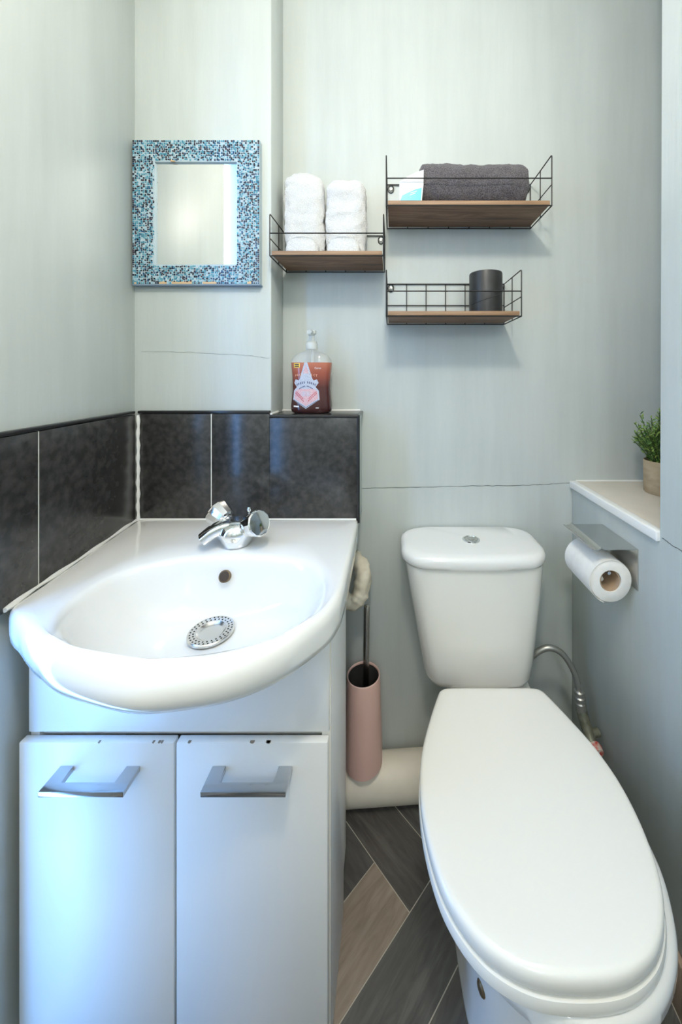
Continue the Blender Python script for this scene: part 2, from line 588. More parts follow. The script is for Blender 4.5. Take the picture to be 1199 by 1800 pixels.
wback = bpy.data.objects['wall_back']
crack('plaster_crack', [(-0.094, BY, CZ - 0.345), (0.20, BY, CZ - 0.339), (0.42, BY, CZ - 0.336), (RX, BY, CZ - 0.328)], (0, -0.0006, 0), wback)
crack('plaster_crack', [(-0.70, 0.992, CZ + 0.070), (-0.55, 0.992, CZ + 0.067), (-0.42, 0.992, CZ + 0.060), (-0.345, 0.992, CZ + 0.052)], (0, -0.0005, 0), wb, 0.0007)
crack('plaster_crack', [(RX, 0.73, CZ - 0.332), (RX, 0.69, CZ - 0.334), (RX, 0.5, CZ - 0.34)], (-0.0006, 0, 0), wr)

# --- skirting strip low on the right wall
struct(finish('baseboard_right', bx(RX - 0.012, RX, FRONT, 0.74, 0, 0.105, 0.003), 'skirting'))

# --- niche ledge with a white front edge
lb = thing('niche_ledge', (0.75, 0.9, 0.872), 'beige laminate ledge with a white edge in the niche', 'ledge')
finish('ledge_top', bx(RX + 0.012, 0.95, 0.734, BY - 0.006, 0.8725, 0.893, 0.0015), 'sill', lb)
bm = bmesh.new()
box(bm, RX - 0.008, RX + 0.0125, 0.736, BY - 0.001, 0.8726, 0.8945, 0.003, 3)
finish('front_edging', bm, 'white_paint', lb)
bm = bmesh.new()
tube(bm, [(RX + 0.012, BY - 0.003, 0.893), (0.95, BY - 0.003, 0.893)], 0.0032, 8)
finish('sealant_bead', bm, 'silicone', lb)

# --- floor: grey bed with herringbone planks
fl = struct(finish('floor', bx(-0.85, 1.02, FRONT - 0.08, BY + 0.08, -0.05, -0.0012), 'joint', smooth=0))
PW = 0.1188                       # plank pitch
PL = PW * 4
GAP = 0.0011
s0, t0 = -0.767 / math.sqrt(2), 1.013 / math.sqrt(2)
def st(x, y):
    return ((x - y) / math.sqrt(2), (x + y) / math.sqrt(2))


def xy(s, t):
    return ((s + t) / math.sqrt(2), (t - s) / math.sqrt(2))


def clip_poly(poly, x0, x1, y0, y1):
    for ax, lim, sgn in ((0, x0, 1), (0, x1, -1), (1, y0, 1), (1, y1, -1)):
        out = []
        for i in range(len(poly)):
            a, c = poly[i - 1], poly[i]
            ia, ic = (a[ax] - lim) * sgn >= 0, (c[ax] - lim) * sgn >= 0
            if ia != ic:
                k = (lim - a[ax]) / (c[ax] - a[ax])
                out.append((a[0] + (c[0] - a[0]) * k, a[1] + (c[1] - a[1]) * k))
            if ic:
                out.append(c)
        poly = out
        if len(poly) < 3:
            return []
    return poly


def area(p):
    return abs(sum(p[i - 1][0] * p[i][1] - p[i][0] * p[i - 1][1] for i in range(len(p)))) / 2


rp = random.Random(4)
tones = {}
for j in range(-4, 5):
    for i in range(-18, 19):
        for kind in (0, 1):
            os_, ot = i * PW + j * PL, i * PW - j * PL
            if kind == 0:         # long in t
                a = (s0 + os_, s0 + os_ + PW, t0 + ot - PL, t0 + ot)
            else:                 # long in s
                a = (s0 + os_ - PL, s0 + os_, t0 + ot - PW, t0 + ot)
            q = [xy(a[0] + GAP, a[2] + GAP), xy(a[1] - GAP, a[2] + GAP), xy(a[1] - GAP, a[3] - GAP), xy(a[0] + GAP, a[3] - GAP)]
            q = clip_poly(q, -0.64, RX - 0.013, FRONT, BY - 0.001)
            if not q or area(q) < 1e-4:
                continue
            cx_ = sum(p_[0] for p_ in q) / len(q)
            bm = bmesh.new()
            prism(bm, q, -0.0008, 0.0, 'z')
            tone = 'plank_dark'
            if kind == 0:
                tone = ('plank_tan', 'plank_dark', 'plank_grey')[(i + 1) % 3] if True else tone
            else:
                tone = ('plank_dark', 'plank_dark', 'plank_grey')[(i + 2) % 3]
            # grain runs along the plank: rotate the piece's own axes
            ang = PI / 4 if kind == 0 else -PI / 4
            c0 = Vector((sum(p_[0] for p_ in q) / len(q), sum(p_[1] for p_ in q) / len(q), 0))
            bmesh.ops.translate(bm, verts=bm.verts[:], vec=-c0)
            bmesh.ops.rotate(bm, verts=bm.verts[:], cent=(0, 0, 0), matrix=Matrix.Rotation(-ang, 3, 'Z'))
            o = finish('floor_plank', bm, tone, smooth=0)
            o.location = c0
            o.rotation_euler = (0, 0, ang)
            o.parent = fl

# ================================================================== CEILING LAMP (above and behind the view)
cl = thing('ceiling_lamp', (LAMP[0], LAMP[1], CEIL), 'pendant ceiling lamp with a bare bulb above the viewer', 'lamp')
bm = bmesh.new()
lathe(bm, [(0.05, -0.001), (0.05, -0.02), (0.02, -0.03), (0.004, -0.032), (0.004, -0.19), (0.018, -0.195), (0.018, -0.235)], (LAMP[0], LAMP[1], CEIL), 24)
finish('ceiling_rose', bm, 'white_paint', cl)
lo = bpy.data.objects.new('bulb_light', lamp_d)
C.objects.link(lo)
lo.parent = cl
lo.location = (0, 0, LAMP[2] - CEIL)

hl = thing('rear_fill', (FILL[0], FILL[1], CEIL), 'added fill light hanging behind the viewer', 'lamp')  # added out of view, fitting included, only as frontal fill
bm = bmesh.new()
lathe(bm, [(0.05, -0.001), (0.05, -0.02), (0.004, -0.03), (0.004, -0.30), (0.018, -0.31), (0.018, -0.35)], (FILL[0], FILL[1], CEIL), 24)
finish('ceiling_rose', bm, 'white_paint', hl)
lo = bpy.data.objects.new('bulb_light', fill_d)
C.objects.link(lo)
lo.parent = hl
lo.location = (0, 0, FILL[2] - CEIL)

# ================================================================== VANITY CABINET
CF = 0.622                        # door face
cab = thing('vanity_cabinet', (-0.38, 0.75, 0), 'white two-door vanity cabinet under the basin', 'cabinet')
bm = bmesh.new()
prism(bm, [(0.640, 0.0), (0.807, 0.0), (0.807, 0.095), (0.848, 0.095), (0.848, 0.742), (0.640, 0.742)], -0.127, -0.111, 'x', 0.0012)
finish('side_panel', bm, 'cabinet', cab)
bm = bmesh.new()
prism(bm, [(0.640, 0.0), (0.807, 0.0), (0.807, 0.095), (0.848, 0.095), (0.848, 0.742), (0.640, 0.742)], -0.651, -0.635, 'x', 0.0012)
finish('side_panel', bm, 'cabinet', cab)
finish('fascia_panel', prism(bmesh.new(), [(-0.647, 0.583), (-0.1125, 0.583), (-0.1125, 0.744), (-0.133, 0.744), (-0.19, 0.704), (-0.25, 0.668), (-0.54, 0.668), (-0.615, 0.744), (-0.647, 0.744)], 0.632, 0.6465, 'y', 0.0015), 'cabinet', cab)
finish('front_edging', bx(-0.1265, -0.1105, 0.6375, 0.640, 0.0, 0.742, 0.0008), 'cab_edge', cab)
finish('base_panel', bx(-0.634, -0.128, 0.645, 0.80, 0.06, 0.076), 'cabinet', cab)
finish('rail', bx(-0.634, -0.128, 0.6466, 0.72, 0.566, 0.582), 'cab_edge', cab)
for x0, x1, hx in ((-0.654, -0.3825, -0.511), (-0.3785, -0.1135, -0.245)):
    dr = finish('door', bx(x0, x1, CF, 0.6365, 0.035, 0.5745, 0.0018), 'cabinet', cab)
    hz, hw, hd = 0.530, 0.070, 0.040
    bm = bmesh.new()
    # flat strap bent into a U: two legs and a front bar
    prism(bm, [(hx - hw, CF), (hx - hw, CF - hd), (hx + hw, CF - hd), (hx + hw, CF), (hx + hw - 0.024, CF), (hx + hw - 0.024, CF - hd + 0.013), (hx - hw + 0.024, CF - hd + 0.013), (hx - hw + 0.024, CF)], hz - 0.0045, hz + 0.0045, 'z', 0.0012)
    h = finish('handle', bm, 'handle', dr)
    bm = bmesh.new()
    rr = random.Random(int(hx * 1000))
    # chips of swollen board along the top edge of the door
    for k in range(4):
        xx = x0 + (x1 - x0) * (0.45 + 0.55 * rr.random()) if hx < -0.4 else x0 + (x1 - x0) * 0.6 * rr.random()
        w = rr.uniform(0.003, 0.008)
        hh = rr.uniform(0.0, 0.0006)
        if xx + w > x1:
            continue
        prism(bm, [(xx, 0.5750), (xx + w, 0.5750), (xx + w * 0.75, 0.5737 - hh), (xx + w * 0.3, 0.5737 - hh * 0.8)], CF - 0.0003, CF + 0.004, 'y')
    ch = finish('chipped_edge', bm, 'chip', dr, smooth=0)
    ch['kind'] = 'stuff'
    ch['label'] = 'chipped brown board along the door edge'

# ================================================================== BASIN
bas = thing('wash_basin', (-0.385, 0.75, 0.70), 'white ceramic wash basin with bow front on the vanity', 'basin')
BZ = 0.823
ctrl = [  # outline, clockwise from back right, world x,y
    (-0.0945, 0.9795), (-0.0925, 0.90), (-0.0905, 0.80), (-0.090, 0.72), (-0.0905, 0.668), (-0.0945, 0.625), (-0.110, 0.584),
    (-0.158, 0.524), (-0.2227, 0.485), (-0.307, 0.466), (-0.370, 0.4675), (-0.469, 0.494), (-0.530, 0.525),
    (-0.570, 0.549), (-0.605, 0.573), (-0.634, 0.590), (-0.651, 0.603), (-0.6575, 0.618), (-0.6585, 0.640), (-0.668, 0.72), (-0.680, 0.82), (-0.692, 0.92), (-0.699, 0.9795)]
outl = []
P3 = [Vector((x, y, 0)) for x, y in ctrl]
body = smooth_path(P3, 10)
outl = [(p.x, p.y) for p in body]
BC = (-0.346, 0.648)


def ray_r(poly, c, th):
    dx, dy = math.cos(th), math.sin(th)
    best = None
    for i in range(len(poly)):
        ax, ay = poly[i - 1][0] - c[0], poly[i - 1][1] - c[1]
        bx_, by_ = poly[i][0] - c[0], poly[i][1] - c[1]
        ex, ey = bx_ - ax, by_ - ay
        den = dx * ey - dy * ex
        if abs(den) < 1e-12:
            continue
        tt = (ax * ey - ay * ex) / den
        uu = (ax * dy - ay * dx) / den
        if tt > 0 and -1e-9 <= uu <= 1 + 1e-9:
            if best is None or tt > best:
                best = tt
    return best


NA = 320
# extra rays at the two back corners keep them crisp
angs = [2 * PI * i / NA for i in range(NA)]
RO = [ray_r(outl, BC, a) for a in angs]
BOW_C, DRAIN_C = (-0.346, 0.648), (-0.370, 0.720)
def bowl_r(a, ex=2.5):
    A = 0.215
    B = 0.137
    if math.sin(a) < 0:
        ex = min(ex, 2.2)
    return (abs(math.cos(a) / A) ** ex + abs(math.sin(a) / B) ** ex) ** (-1 / ex)


def ring_out(inset, dz):
    out = []
    for a, r in zip(angs, RO):
        fr = max(0.0, -math.sin(a)) ** 1.2
        i_, z_ = inset(fr), dz(fr)
        out.append((BC[0] + (r - i_) * math.cos(a), BC[1] + (r - i_) * math.sin(a), BZ + z_))
    return out


def ring_bowl(s, dz, grow=0.0):
    k = min(1, max(0, s)) ** 1.5
    c = (DRAIN_C[0] + (BOW_C[0] - DRAIN_C[0]) * k, DRAIN_C[1] + (BOW_C[1] - DRAIN_C[1]) * k)
    out = []
    for a in angs:
        ex = 2.0 + 0.5 * s
        r = bowl_r(a, ex) * s + grow
        if s < 0.5:          # become round at the waste
            rr0 = 0.20 * s
            w = s / 0.5
            r = r * w + rr0 * (1 - w)
        out.append((c[0] + r * math.cos(a), c[1] + r * math.sin(a), BZ + dz))
    return out


L = lambda a, c: (lambda f: a + (c - a) * f)
rings = [
    ring_bowl(0.25, -0.172), ring_bowl(0.48, -0.166), ring_bowl(0.66, -0.146),
    ring_out(L(0.070, 0.125), L(-0.078, -0.112)),
    ring_out(L(0.040, 0.088), L(-0.070, -0.101)),
    ring_out(L(0.018, 0.055), L(-0.064, -0.088)),
    ring_out(L(0.006, 0.029), L(-0.060, -0.074)),
    ring_out(L(0.001, 0.013), L(-0.054, -0.061)),
    ring_out(L(0.000, 0.004), L(-0.040, -0.049)),
    ring_out(L(0.000, 0.000), L(-0.026, -0.037)),
    ring_out(L(0.000, 0.002), L(-0.014, -0.026)),
    ring_out(L(0.002, 0.008), L(-0.006, -0.015)),
    ring_out(L(0.006, 0.018), L(-0.0015, -0.007)),
    ring_out(L(0.013, 0.032), L(0.0, -0.0015)),
]
deckA = ring_out(L(0.013, 0.032), L(0.0, -0.0015))
rimB = ring_bowl(1.0, -0.0035, 0.014)
for k in (0.35, 0.7):
    rings.append([tuple(Vector(p).lerp(Vector(q), k)) for p, q in zip(deckA, rimB)])
rings += [rimB, ring_bowl(1.0, -0.008, 0.0055), ring_bowl(1.0, -0.016), ring_bowl(0.965, -0.034), ring_bowl(0.92, -0.056), ring_bowl(0.85, -0.079),
          ring_bowl(0.76, -0.098), ring_bowl(0.64, -0.112), ring_bowl(0.5, -0.121), ring_bowl(0.36, -0.126), ring_bowl(0.20, -0.129)]
bm = bmesh.new()
loft(bm, rings)
bo = finish('basin_bowl', bm, 'ceramic', bas, smooth=60)

# raised lip line around the deck: shallow beads cast in the ceramic
# waste strainer
def disc(bm, c, r, n=10, nrm=(0, 0, 1), th=0.0006):
    axis_lathe(bm, [(r, 0), (r, th)], c, nrm, n)


DC = Vector((DRAIN_C[0] + 0.004, DRAIN_C[1] - 0.002, BZ - 0.1225))
bm = bmesh.new()
lathe(bm, [(0.0435, -0.002), (0.0435, 0.002), (0.042, 0.0033), (0.028, 0.0024), (0.024, -0.001), (0.018, -0.004), (0.0, -0.004)], DC, 40, True, False)
bmesh.ops.remove_doubles(bm, verts=bm.verts[:], dist=1e-6)
ws = finish('waste_strainer', bm, 'steel', bas)
bm = bmesh.new()
for rr_, n, z in ((0.0385, 30, 0.0030), (0.0325, 26, 0.0027)):
    for k in range(n):
        a = 2 * PI * (k + (0.5 if rr_ < 0.035 else 0)) / n
        disc(bm, DC + Vector((rr_ * math.cos(a), rr_ * math.sin(a), z - 0.0003)), 0.0017, 8)
for rr_, n in ((0.0145, 12), (0.009, 7), (0.003, 3)):
    for k in range(n):
        a = 2 * PI * k / n
        disc(bm, DC + Vector((rr_ * math.cos(a), rr_ * math.sin(a), -0.0042)), 0.0020, 8)
finish('strainer_holes', bm, 'dark_hole', ws, smooth=0)
# overflow
bm = bmesh.new()
OV = Vector((-0.367, 0.7770, 0.7785))
on = Vector((0, -1, 0.45)).normalized()
axis_lathe(bm, [(0.0125, -0.006), (0.0125, 0.0012), (0.0105, 0.0016), (0.0100, -0.004)], OV, on, 24, True, False)
ovr = finish('overflow_ring', bm, 'brass', bas)
bm = bmesh.new()
disc(bm, OV + on * 0.0006, 0.0104, 20, on)
finish('overflow_hole', bm, 'overflow', ovr, smooth=0)
# sealant beads where the basin meets the tiles
bm = bmesh.new()
pp = smooth_path([(left_x(y) + 0.002, y, BZ - 0.002 + 0.0012 * math.sin(y * 90)) for y in (0.60, 0.65, 0.70, 0.76, 0.82, 0.88, 0.94, 0.972)], 4)
tube(bm, pp, [0.0042 + 0.0012 * math.sin(i * 0.9) for i in range(len(pp))], 8)
finish('sealant_bead', bm, 'silicone', bas)
bm = bmesh.new()
tube(bm, [(-0.70, 0.9785, BZ - 0.001), (-0.10, 0.9785, BZ - 0.001)], 0.003, 8)
finish('sealant_bead', bm, 'silicone', bas)

# ================================================================== MIXER TAP
TP = Vector((-0.366, 0.838, BZ))
tap = thing('basin_mixer_tap', TP, 'chrome basin mixer tap with two round knobs', 'tap')
bm = bmesh.new()
axis_lathe(bm, [(0.0310, 0.0), (0.0325, 0.004), (0.0460, 0.028), (0.0465, 0.035), (0.0400, 0.047), (0.0230, 0.0560), (0.006, 0.058)], TP, (0, 0, 1), 10)
finish('tap_body', bm, 'chrome', tap, smooth=40)
sd = Vector((-0.86, -0.50, 0)).normalized()
sn = Vector((-sd.y, sd.x, 0))
rings = []
sp_path = smooth_path([TP + sd * d_ + Vector((0, 0, zc)) for d_, zc in ((0.0, 0.038), (0.026, 0.044), (0.050, 0.039), (0.074, 0.024))], 4)
for k, c_ in enumerate(sp_path):
    tg = (sp_path[min(k + 1, len(sp_path) - 1)] - sp_path[max(k - 1, 0)]).normalized()
    upv = tg.cross(sn).normalized()
    q_ = k / (len(sp_path) - 1)
    hw_, hh_ = 0.022 - 0.005 * q_, 0.0145 - 0.003 * q_
    ring = []
    for i in range(16):
        a = 2 * PI * i / 16
        ca, sa = math.cos(a), math.sin(a)
        ring.append(c_ + sn * (hw_ * math.copysign(abs(ca) ** 0.5, ca)) + upv * (hh_ * math.copysign(abs(sa) ** 0.5, sa)))
    rings.append(ring)
bm = bmesh.new()
loft(bm, rings)
finish('spout', bm, 'chrome', tap, smooth=40)
for sgn in (-1, 1):
    kd = (Vector((0.80, -0.42, 0)) * sgn + Vector((0, 0, 0.36))).normalized()
    base = TP + Vector((0, 0, 0.032))
    bm = bmesh.new()
    axis_lathe(bm, [(0.017, 0.012), (0.017, 0.034), (0.0145, 0.037), (0.0145, 0.041)], base, kd, 20)
    finish('valve_neck', bm, 'chrome', tap, smooth=40)
    bm = bmesh.new()
    axis_lathe(bm, [(0.0190, 0.038), (0.0230, 0.041), (0.0295, 0.074), (0.0298, 0.078), (0.0272, 0.081), (0.0262, 0.0805), (0.010, 0.0825), (0.0, 0.083)], base, kd, 12, True, False)
    bmesh.ops.remove_doubles(bm, verts=bm.verts[:], dist=1e-6)
    finish('tap_knob', bm, 'chrome', tap, smooth=28)
bm = bmesh.new()
tube(bm, [TP + Vector((0.016, 0.018, 0.045)), TP + Vector((0.019, 0.022, 0.068))], 0.0025, 8)
lathe(bm, [(0.0035, 0.066), (0.0052, 0.071), (0.0035, 0.077)], TP + Vector((0.019, 0.022, 0)), 12)
finish('plug_lift_rod', bm, 'chrome', tap)

# ================================================================== TOILET
TX = 0.243
def half_outline(pts, cx, sub=8):
    full = [(x, y) for x, y in pts] + [(-x, y) for x, y in reversed(pts[1:-1])]
    sp = smooth_path([Vector((x, y, 0)) for x, y in full], sub, True)
    return [(cx + p.x, p.y) for p in sp]


toi = thing('toilet', (TX, 0.8, 0), 'white close-coupled toilet with closed lid', 'toilet')
lidp = [(0, 0.886), (0.060, 0.886), (0.108, 0.885), (0.124, 0.880), (0.134, 0.866), (0.162, 0.800), (0.184, 0.735), (0.193, 0.670), (0.187, 0.600), (0.166, 0.535), (0.125, 0.486), (0.068, 0.460), (0, 0.4535)]


def scaled(o, sx, sy, cx, cy, z):
    return [(cx + (x - cx) * sx, cy + (y - cy) * sy, z) for x, y in o]


panp = [(0, 1.065), (0.080, 1.065), (0.100, 1.062), (0.110, 1.045), (0.110, 0.960), (0.116, 0.885), (0.160, 0.790), (0.184, 0.700), (0.187, 0.630), (0.176, 0.572), (0.138, 0.506), (0.074, 0.462), (0, 0.447)]
footp = [(0, 1.050), (0.060, 1.050), (0.100, 1.048), (0.114, 1.035), (0.120, 0.960), (0.126, 0.900), (0.130, 0.840), (0.130, 0.780), (0.128, 0.720), (0.120, 0.660), (0.095, 0.610), (0.048, 0.585), (0, 0.580)]
PXC = 0.268
pan_o, foot_o = half_outline(panp, PXC), half_outline(footp, PXC)
def mixo(k, z, infl=1.0):
    return [(PXC + ((a[0] - PXC) * (1 - k) + (c[0] - PXC) * k) * infl, a[1] * (1 - k) + c[1] * k, z) for a, c in zip(pan_o, foot_o)]


rings = [mixo(1, 0.0, 1.03), mixo(1, 0.012, 1.03), mixo(1, 0.03), mixo(1.0, 0.10), mixo(0.99, 0.18), mixo(0.965, 0.24), mixo(0.90, 0.282), mixo(0.76, 0.313), mixo(0.52, 0.336), mixo(0.25, 0.353), mixo(0.10, 0.359), mixo(0.03, 0.362),
         mixo(0.0, 0.365), mixo(0.0, 0.382)]
rings += [scaled(pan_o, 0.985, 0.990, PXC, 0.74, 0.391), scaled(pan_o, 0.955, 0.968, PXC, 0.74, 0.3945), scaled(pan_o, 0.80, 0.85, PXC, 0.74, 0.395), scaled(pan_o, 0.4, 0.5, PXC, 0.74, 0.395)]
bm = bmesh.new()
loft(bm, rings)
for v in bm.verts:            # the shelf under the cistern lies a little lower than the rim
    k_ = min(1.0, max(0.0, (v.co.y - 0.88) / 0.05))
    if v.co.z > 0.33:
        v.co.z -= 0.025 * k_ * k_ * (3 - 2 * k_)
pan = finish('pan', bm, 'ceramic', toi, smooth=50)
lid_o = half_outline(lidp, TX)
LC = 0.68
bm = bmesh.new()
loft(bm, [scaled(lid_o, 0.96, 0.96, TX, LC, 0.3955), scaled(lid_o, 1.0, 1.0, TX, LC - 0.002, 0.3975), scaled(lid_o, 1.004, 1.006, TX, LC - 0.003, 0.408), scaled(lid_o, 0.998, 0.998, TX, LC - 0.002, 0.4145), scaled(lid_o, 0.96, 0.96, TX, LC, 0.4165)])
finish('seat', bm, 'seat', toi, smooth=50)
bm = bmesh.new()
loft(bm, [scaled(lid_o, 0.955, 0.955, TX, LC, 0.4168), scaled(lid_o, 0.985, 0.985, TX, LC, 0.4182), scaled(lid_o, 0.993, 0.993, TX, LC, 0.4215), scaled(lid_o, 0.993, 0.993, TX, LC, 0.4340), scaled(lid_o, 0.988, 0.988, TX, LC, 0.4395),
          scaled(lid_o, 0.975, 0.975, TX, LC, 0.4430), scaled(lid_o, 0.950, 0.950, TX, LC, 0.4445), scaled(lid_o, 0.88, 0.88, TX, LC, 0.4452), scaled(lid_o, 0.6, 0.6, TX, LC, 0.4462), scaled(lid_o, 0.25, 0.25, TX, LC, 0.4466)])
finish('lid', bm, 'seat', toi, smooth=50)
for sx in (-0.075, 0.075):
    bm = bmesh.new()
    axis_lathe(bm, [(0.011, -0.024), (0.012, -0.022), (0.012, 0.022), (0.011, 0.024)], (TX + sx, 0.895, 0.411), (1, 0, 0), 16)
    finish('seat_hinge', bm, 'seat', toi)
for yy, zz, xx in ((0.6325, 0.127, 0.1579),):
    bm = bmesh.new()
    axis_lathe(bm, [(0.0105, -0.012), (0.0105, 0.001), (0.008, 0.0035), (0.002, 0.004)], (xx, yy, zz), (-0.915, -0.403, 0.0), 18)
    o = finish('fixing_hole_plug', bm, 'brass', toi)

def rrect(hx, y0, y1, rf, rb, z, bow=0.0, n=8, cx=0.228):
    """rounded rectangle: front corners rf (y0 side), back corners rb"""
    pts = []
    for (sx, yy, r, a0) in ((1, y1, rb, 0), (-1, y1, rb, 90), (-1, y0, rf, 180), (1, y0, rf, 270)):
        ccx = cx + sx * (hx - r)
        ccy = yy - r if yy == y1 else yy + r
        for k in range(n + 1):
            a = R(a0 + 90 * k / n)
            x_, y_ = ccx + r * math.cos(a), ccy + r * math.sin(a)
            pts.append((x_, y_, z))
    # extra points along the front so that it can bow outwards
    out = []
    for i in range(len(pts)):
        p, q = Vector(pts[i]), Vector(pts[(i + 1) % len(pts)])
        out.append(p)
        if (q - p).length > 0.02:
            for k in range(1, 12):
                out.append(p.lerp(q, k / 12))
    res = []
    for p in out:
        w = max(0.0, (y1 - p.y) / (y1 - y0))
        fx = max(0.0, 1 - ((p.x - cx) / hx) ** 2)
        res.append((p.x, p.y - bow * fx * (1 if w > 0.5 else 0) * min(1, (w - 0.5) * 2 if w > 0.5 else 0), p.z))
    return res


YB = BY - 0.006
rings = []
for z, hx, y0, rf in ((0.3702, 0.118, 0.985, 0.05), (0.373, 0.132, 0.970, 0.045), (0.383, 0.1420, 0.958, 0.042), (0.400, 0.147, 0.951, 0.040), (0.44, 0.152, 0.946, 0.040), (0.55, 0.166, 0.938, 0.040), (0.64, 0.178, 0.932, 0.040), (0.714, 0.186, 0.930, 0.040)):
    rings.append(rrect(hx, y0, YB, rf, 0.012, z, 0.010, cx=0.238 - 0.016 * (z - 0.37) / 0.34))
bm = bmesh.new()
loft(bm, rings)
cis = finish('cistern', bm, 'cistern', toi, smooth=50)
rings = []
for z, g_, in ((0.7142, -0.006), (0.716, 0.004), (0.724, 0.0085), (0.738, 0.0085), (0.746, 0.004), (0.750, -0.004), (0.7515, -0.014), (0.7525, -0.05)):
    rings.append(rrect(0.188 + g_, 0.930 - g_, YB, 0.058 + g_ * 0.3, 0.045 if g_ > -0.03 else 0.03, z, 0.014, cx=0.221))
bm = bmesh.new()
loft(bm, rings)
cl_ = finish('cistern_lid', bm, 'ceramic', toi, smooth=50)
bm = bmesh.new()
FBC = (0.223, 1.008, 0.752)
lathe(bm, [(0.0245, -0.001), (0.0245, 0.002), (0.0225, 0.0034), (0.0195, 0.0030), (0.0185, 0.0012)], FBC, 32, True, True)
fb = finish('flush_button_ring', bm, 'chrome', cl_)
bm = bmesh.new()
lathe(bm, [(0.0175, 0.0), (0.0175, 0.0026), (0.0155, 0.0036), (0.0085, 0.0030), (0.0078, 0.0022)], FBC, 28)
lathe(bm, [(0.0072, 0.001), (0.0072, 0.0036), (0.0055, 0.0043)], FBC, 20)
finish('flush_button', bm, 'steel', fb)

# water supply: hose, valve and red tap
sup = thing('water_supply_hose', (0.45, 1.03, 0.3), 'braided hose with valve and worn red tap beside the cistern', 'hose')
hp = smooth_path([(0.355, 1.02, 0.36), (0.372, 1.005, 0.395), (0.400, 0.995, 0.440), (0.436, 0.990, 0.460), (0.472, 0.985, 0.446), (0.500, 0.975, 0.400), (0.508, 0.968, 0.355)], 8)
bm = bmesh.new()
tube(bm, hp, [0.0078 + 0.0004 * (i % 2) for i in range(len(hp))], 12)
finish('hose', bm, 'rubber', sup)
bm = bmesh.new()
ap = (0.508, 0.968, 0.362)
ad = (0.05, -0.10, -1)
axis_lathe(bm, [(0.010, 0), (0.0135, 0.003), (0.0135, 0.012), (0.0115, 0.014), (0.0145, 0.017), (0.0145, 0.026), (0.0115, 0.029), (0.0135, 0.032), (0.0145, 0.052), (0.011, 0.055)], ap, ad, 16)
finish('compression_nut', bm, 'rubber', sup, smooth=30)
bm = bmesh.new()
vp = [(0.511, 0.962, 0.312), (0.516, 0.950, 0.285), (0.520, 0.935, 0.262), (0.522, 0.915, 0.245)]
tube(bm, smooth_path(vp, 4), 0.014, 14)
axis_lathe(bm, [(0.010, 0), (0.010, 0.03)], (0.518, 0.94, 0.27), (1, 0.2, 0), 12)
finish('valve_body', bm, 'valve', sup)
bm = bmesh.new()
axis_lathe(bm, [(0.008, 0.0), (0.019, 0.004), (0.0205, 0.012), (0.0185, 0.022), (0.010, 0.026)], (0.520, 0.928, 0.256), (0.08, -0.85, -0.25), 14)
finish('valve_knob', bm, 'red', sup, smooth=30)

# ================================================================== SOIL PIPE
bm = bmesh.new()
pp = [(-0.30, 1.030, 0.056), (-0.08, 1.036, 0.056), (0.06, 1.040, 0.057), (0.15, 1.043, 0.058)]
axis_lathe(bm, [(0.0555, 0.0), (0.0555, 0.165), (0.0555, 0.225), (0.0555, 0.44)], (-0.27, 1.014, 0.056), (1, 0.062, 0.0), 40)
sp_ = finish('soil_pipe', bm, 'pipe', None, 40, (0, 1.03, 0.056))
tag(sp_, 'thick cream soil pipe lying along the back wall', 'pipe')
# foam lagged pipe beside the basin
bm = bmesh.new()
pts = smooth_path([(-0.165, 1.02, 0.595), (-0.120, 1.02, 0.570), (-0.095, 1.025, 0.590), (-0.084, 1.04, 0.630), (-0.100, 1.065, 0.655), (-0.125, 1.090, 0.655)], 12)
n = 18
rings = []
u = Vector((0, 1, 0))
for i, p in enumerate(pts):
    t_ = (pts[min(i + 1, len(pts) - 1)] - pts[max(i - 1, 0)]).normalized()
    u = (u - t_ * u.dot(t_)).normalized()
    v = t_.cross(u)
    ring = []
    for k in range(n):
        a = 2 * PI * k / n
        d_ = u * math.cos(a) + v * math.sin(a)
        q = p + d_ * 0.023
        ring.append(q + d_ * (0.008 * noise.noise(q * 38) + 0.004 * noise.noise(q * 95)))
    rings.append(ring)
loft(bm, rings)
fo = finish('lagged_pipe', bm, 'foam', None, 60, (-0.11, 1.04, 0.60))
tag(fo, 'lumpy cream lagging on the pipe bend behind the basin', 'pipe lagging')

# ================================================================== TOILET BRUSH
HB = Vector((-0.083, 1.018, 0.112))
tb = thing('toilet_brush', HB, 'toilet brush in a pale pink holder beside the vanity', 'toilet brush')
bm = bmesh.new()
lathe(bm, [(0.050, 0.0), (0.0535, 0.004), (0.0535, 0.012), (0.0530, 0.06), (0.0500, 0.16), (0.0475, 0.246), (0.0470, 0.250), (0.0455, 0.2515), (0.0440, 0.250), (0.0435, 0.246), (0.045, 0.16), (0.048, 0.02)], HB, 40)
finish('holder', bm, 'pink', tb)
bm = bmesh.new()
lathe(bm, [(0.0470, 0.2505), (0.0455, 0.2525), (0.0440, 0.2505)], HB, 40, False, False)
finish('holder_rim', bm, 'pink_rim', tb)
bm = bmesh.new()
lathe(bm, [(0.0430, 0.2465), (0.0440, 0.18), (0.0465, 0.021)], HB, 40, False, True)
finish('shade_sleeve', bm, 'inner_shade', tb)  # added dark sleeve: the shade in the opening put into its colour
bm = bmesh.new()
axis_lathe(bm, [(0.0062, 0.0), (0.0062, 0.15), (0.0088, 0.165), (0.0090, 0.405), (0.0080, 0.413), (0.004, 0.415)], HB + Vector((0.004, 0.006, 0.03)), (0.012, 0.0, 1), 18)
finish('handle', bm, 'steel', tb)
bm = bmesh.new()
lathe(bm, [(0.012, 0.022), (0.034, 0.026), (0.036, 0.09), (0.014, 0.10)], HB + Vector((0.004, 0.006, 0)), 20)
finish('brush_head', bm, 'dark_hole', tb)

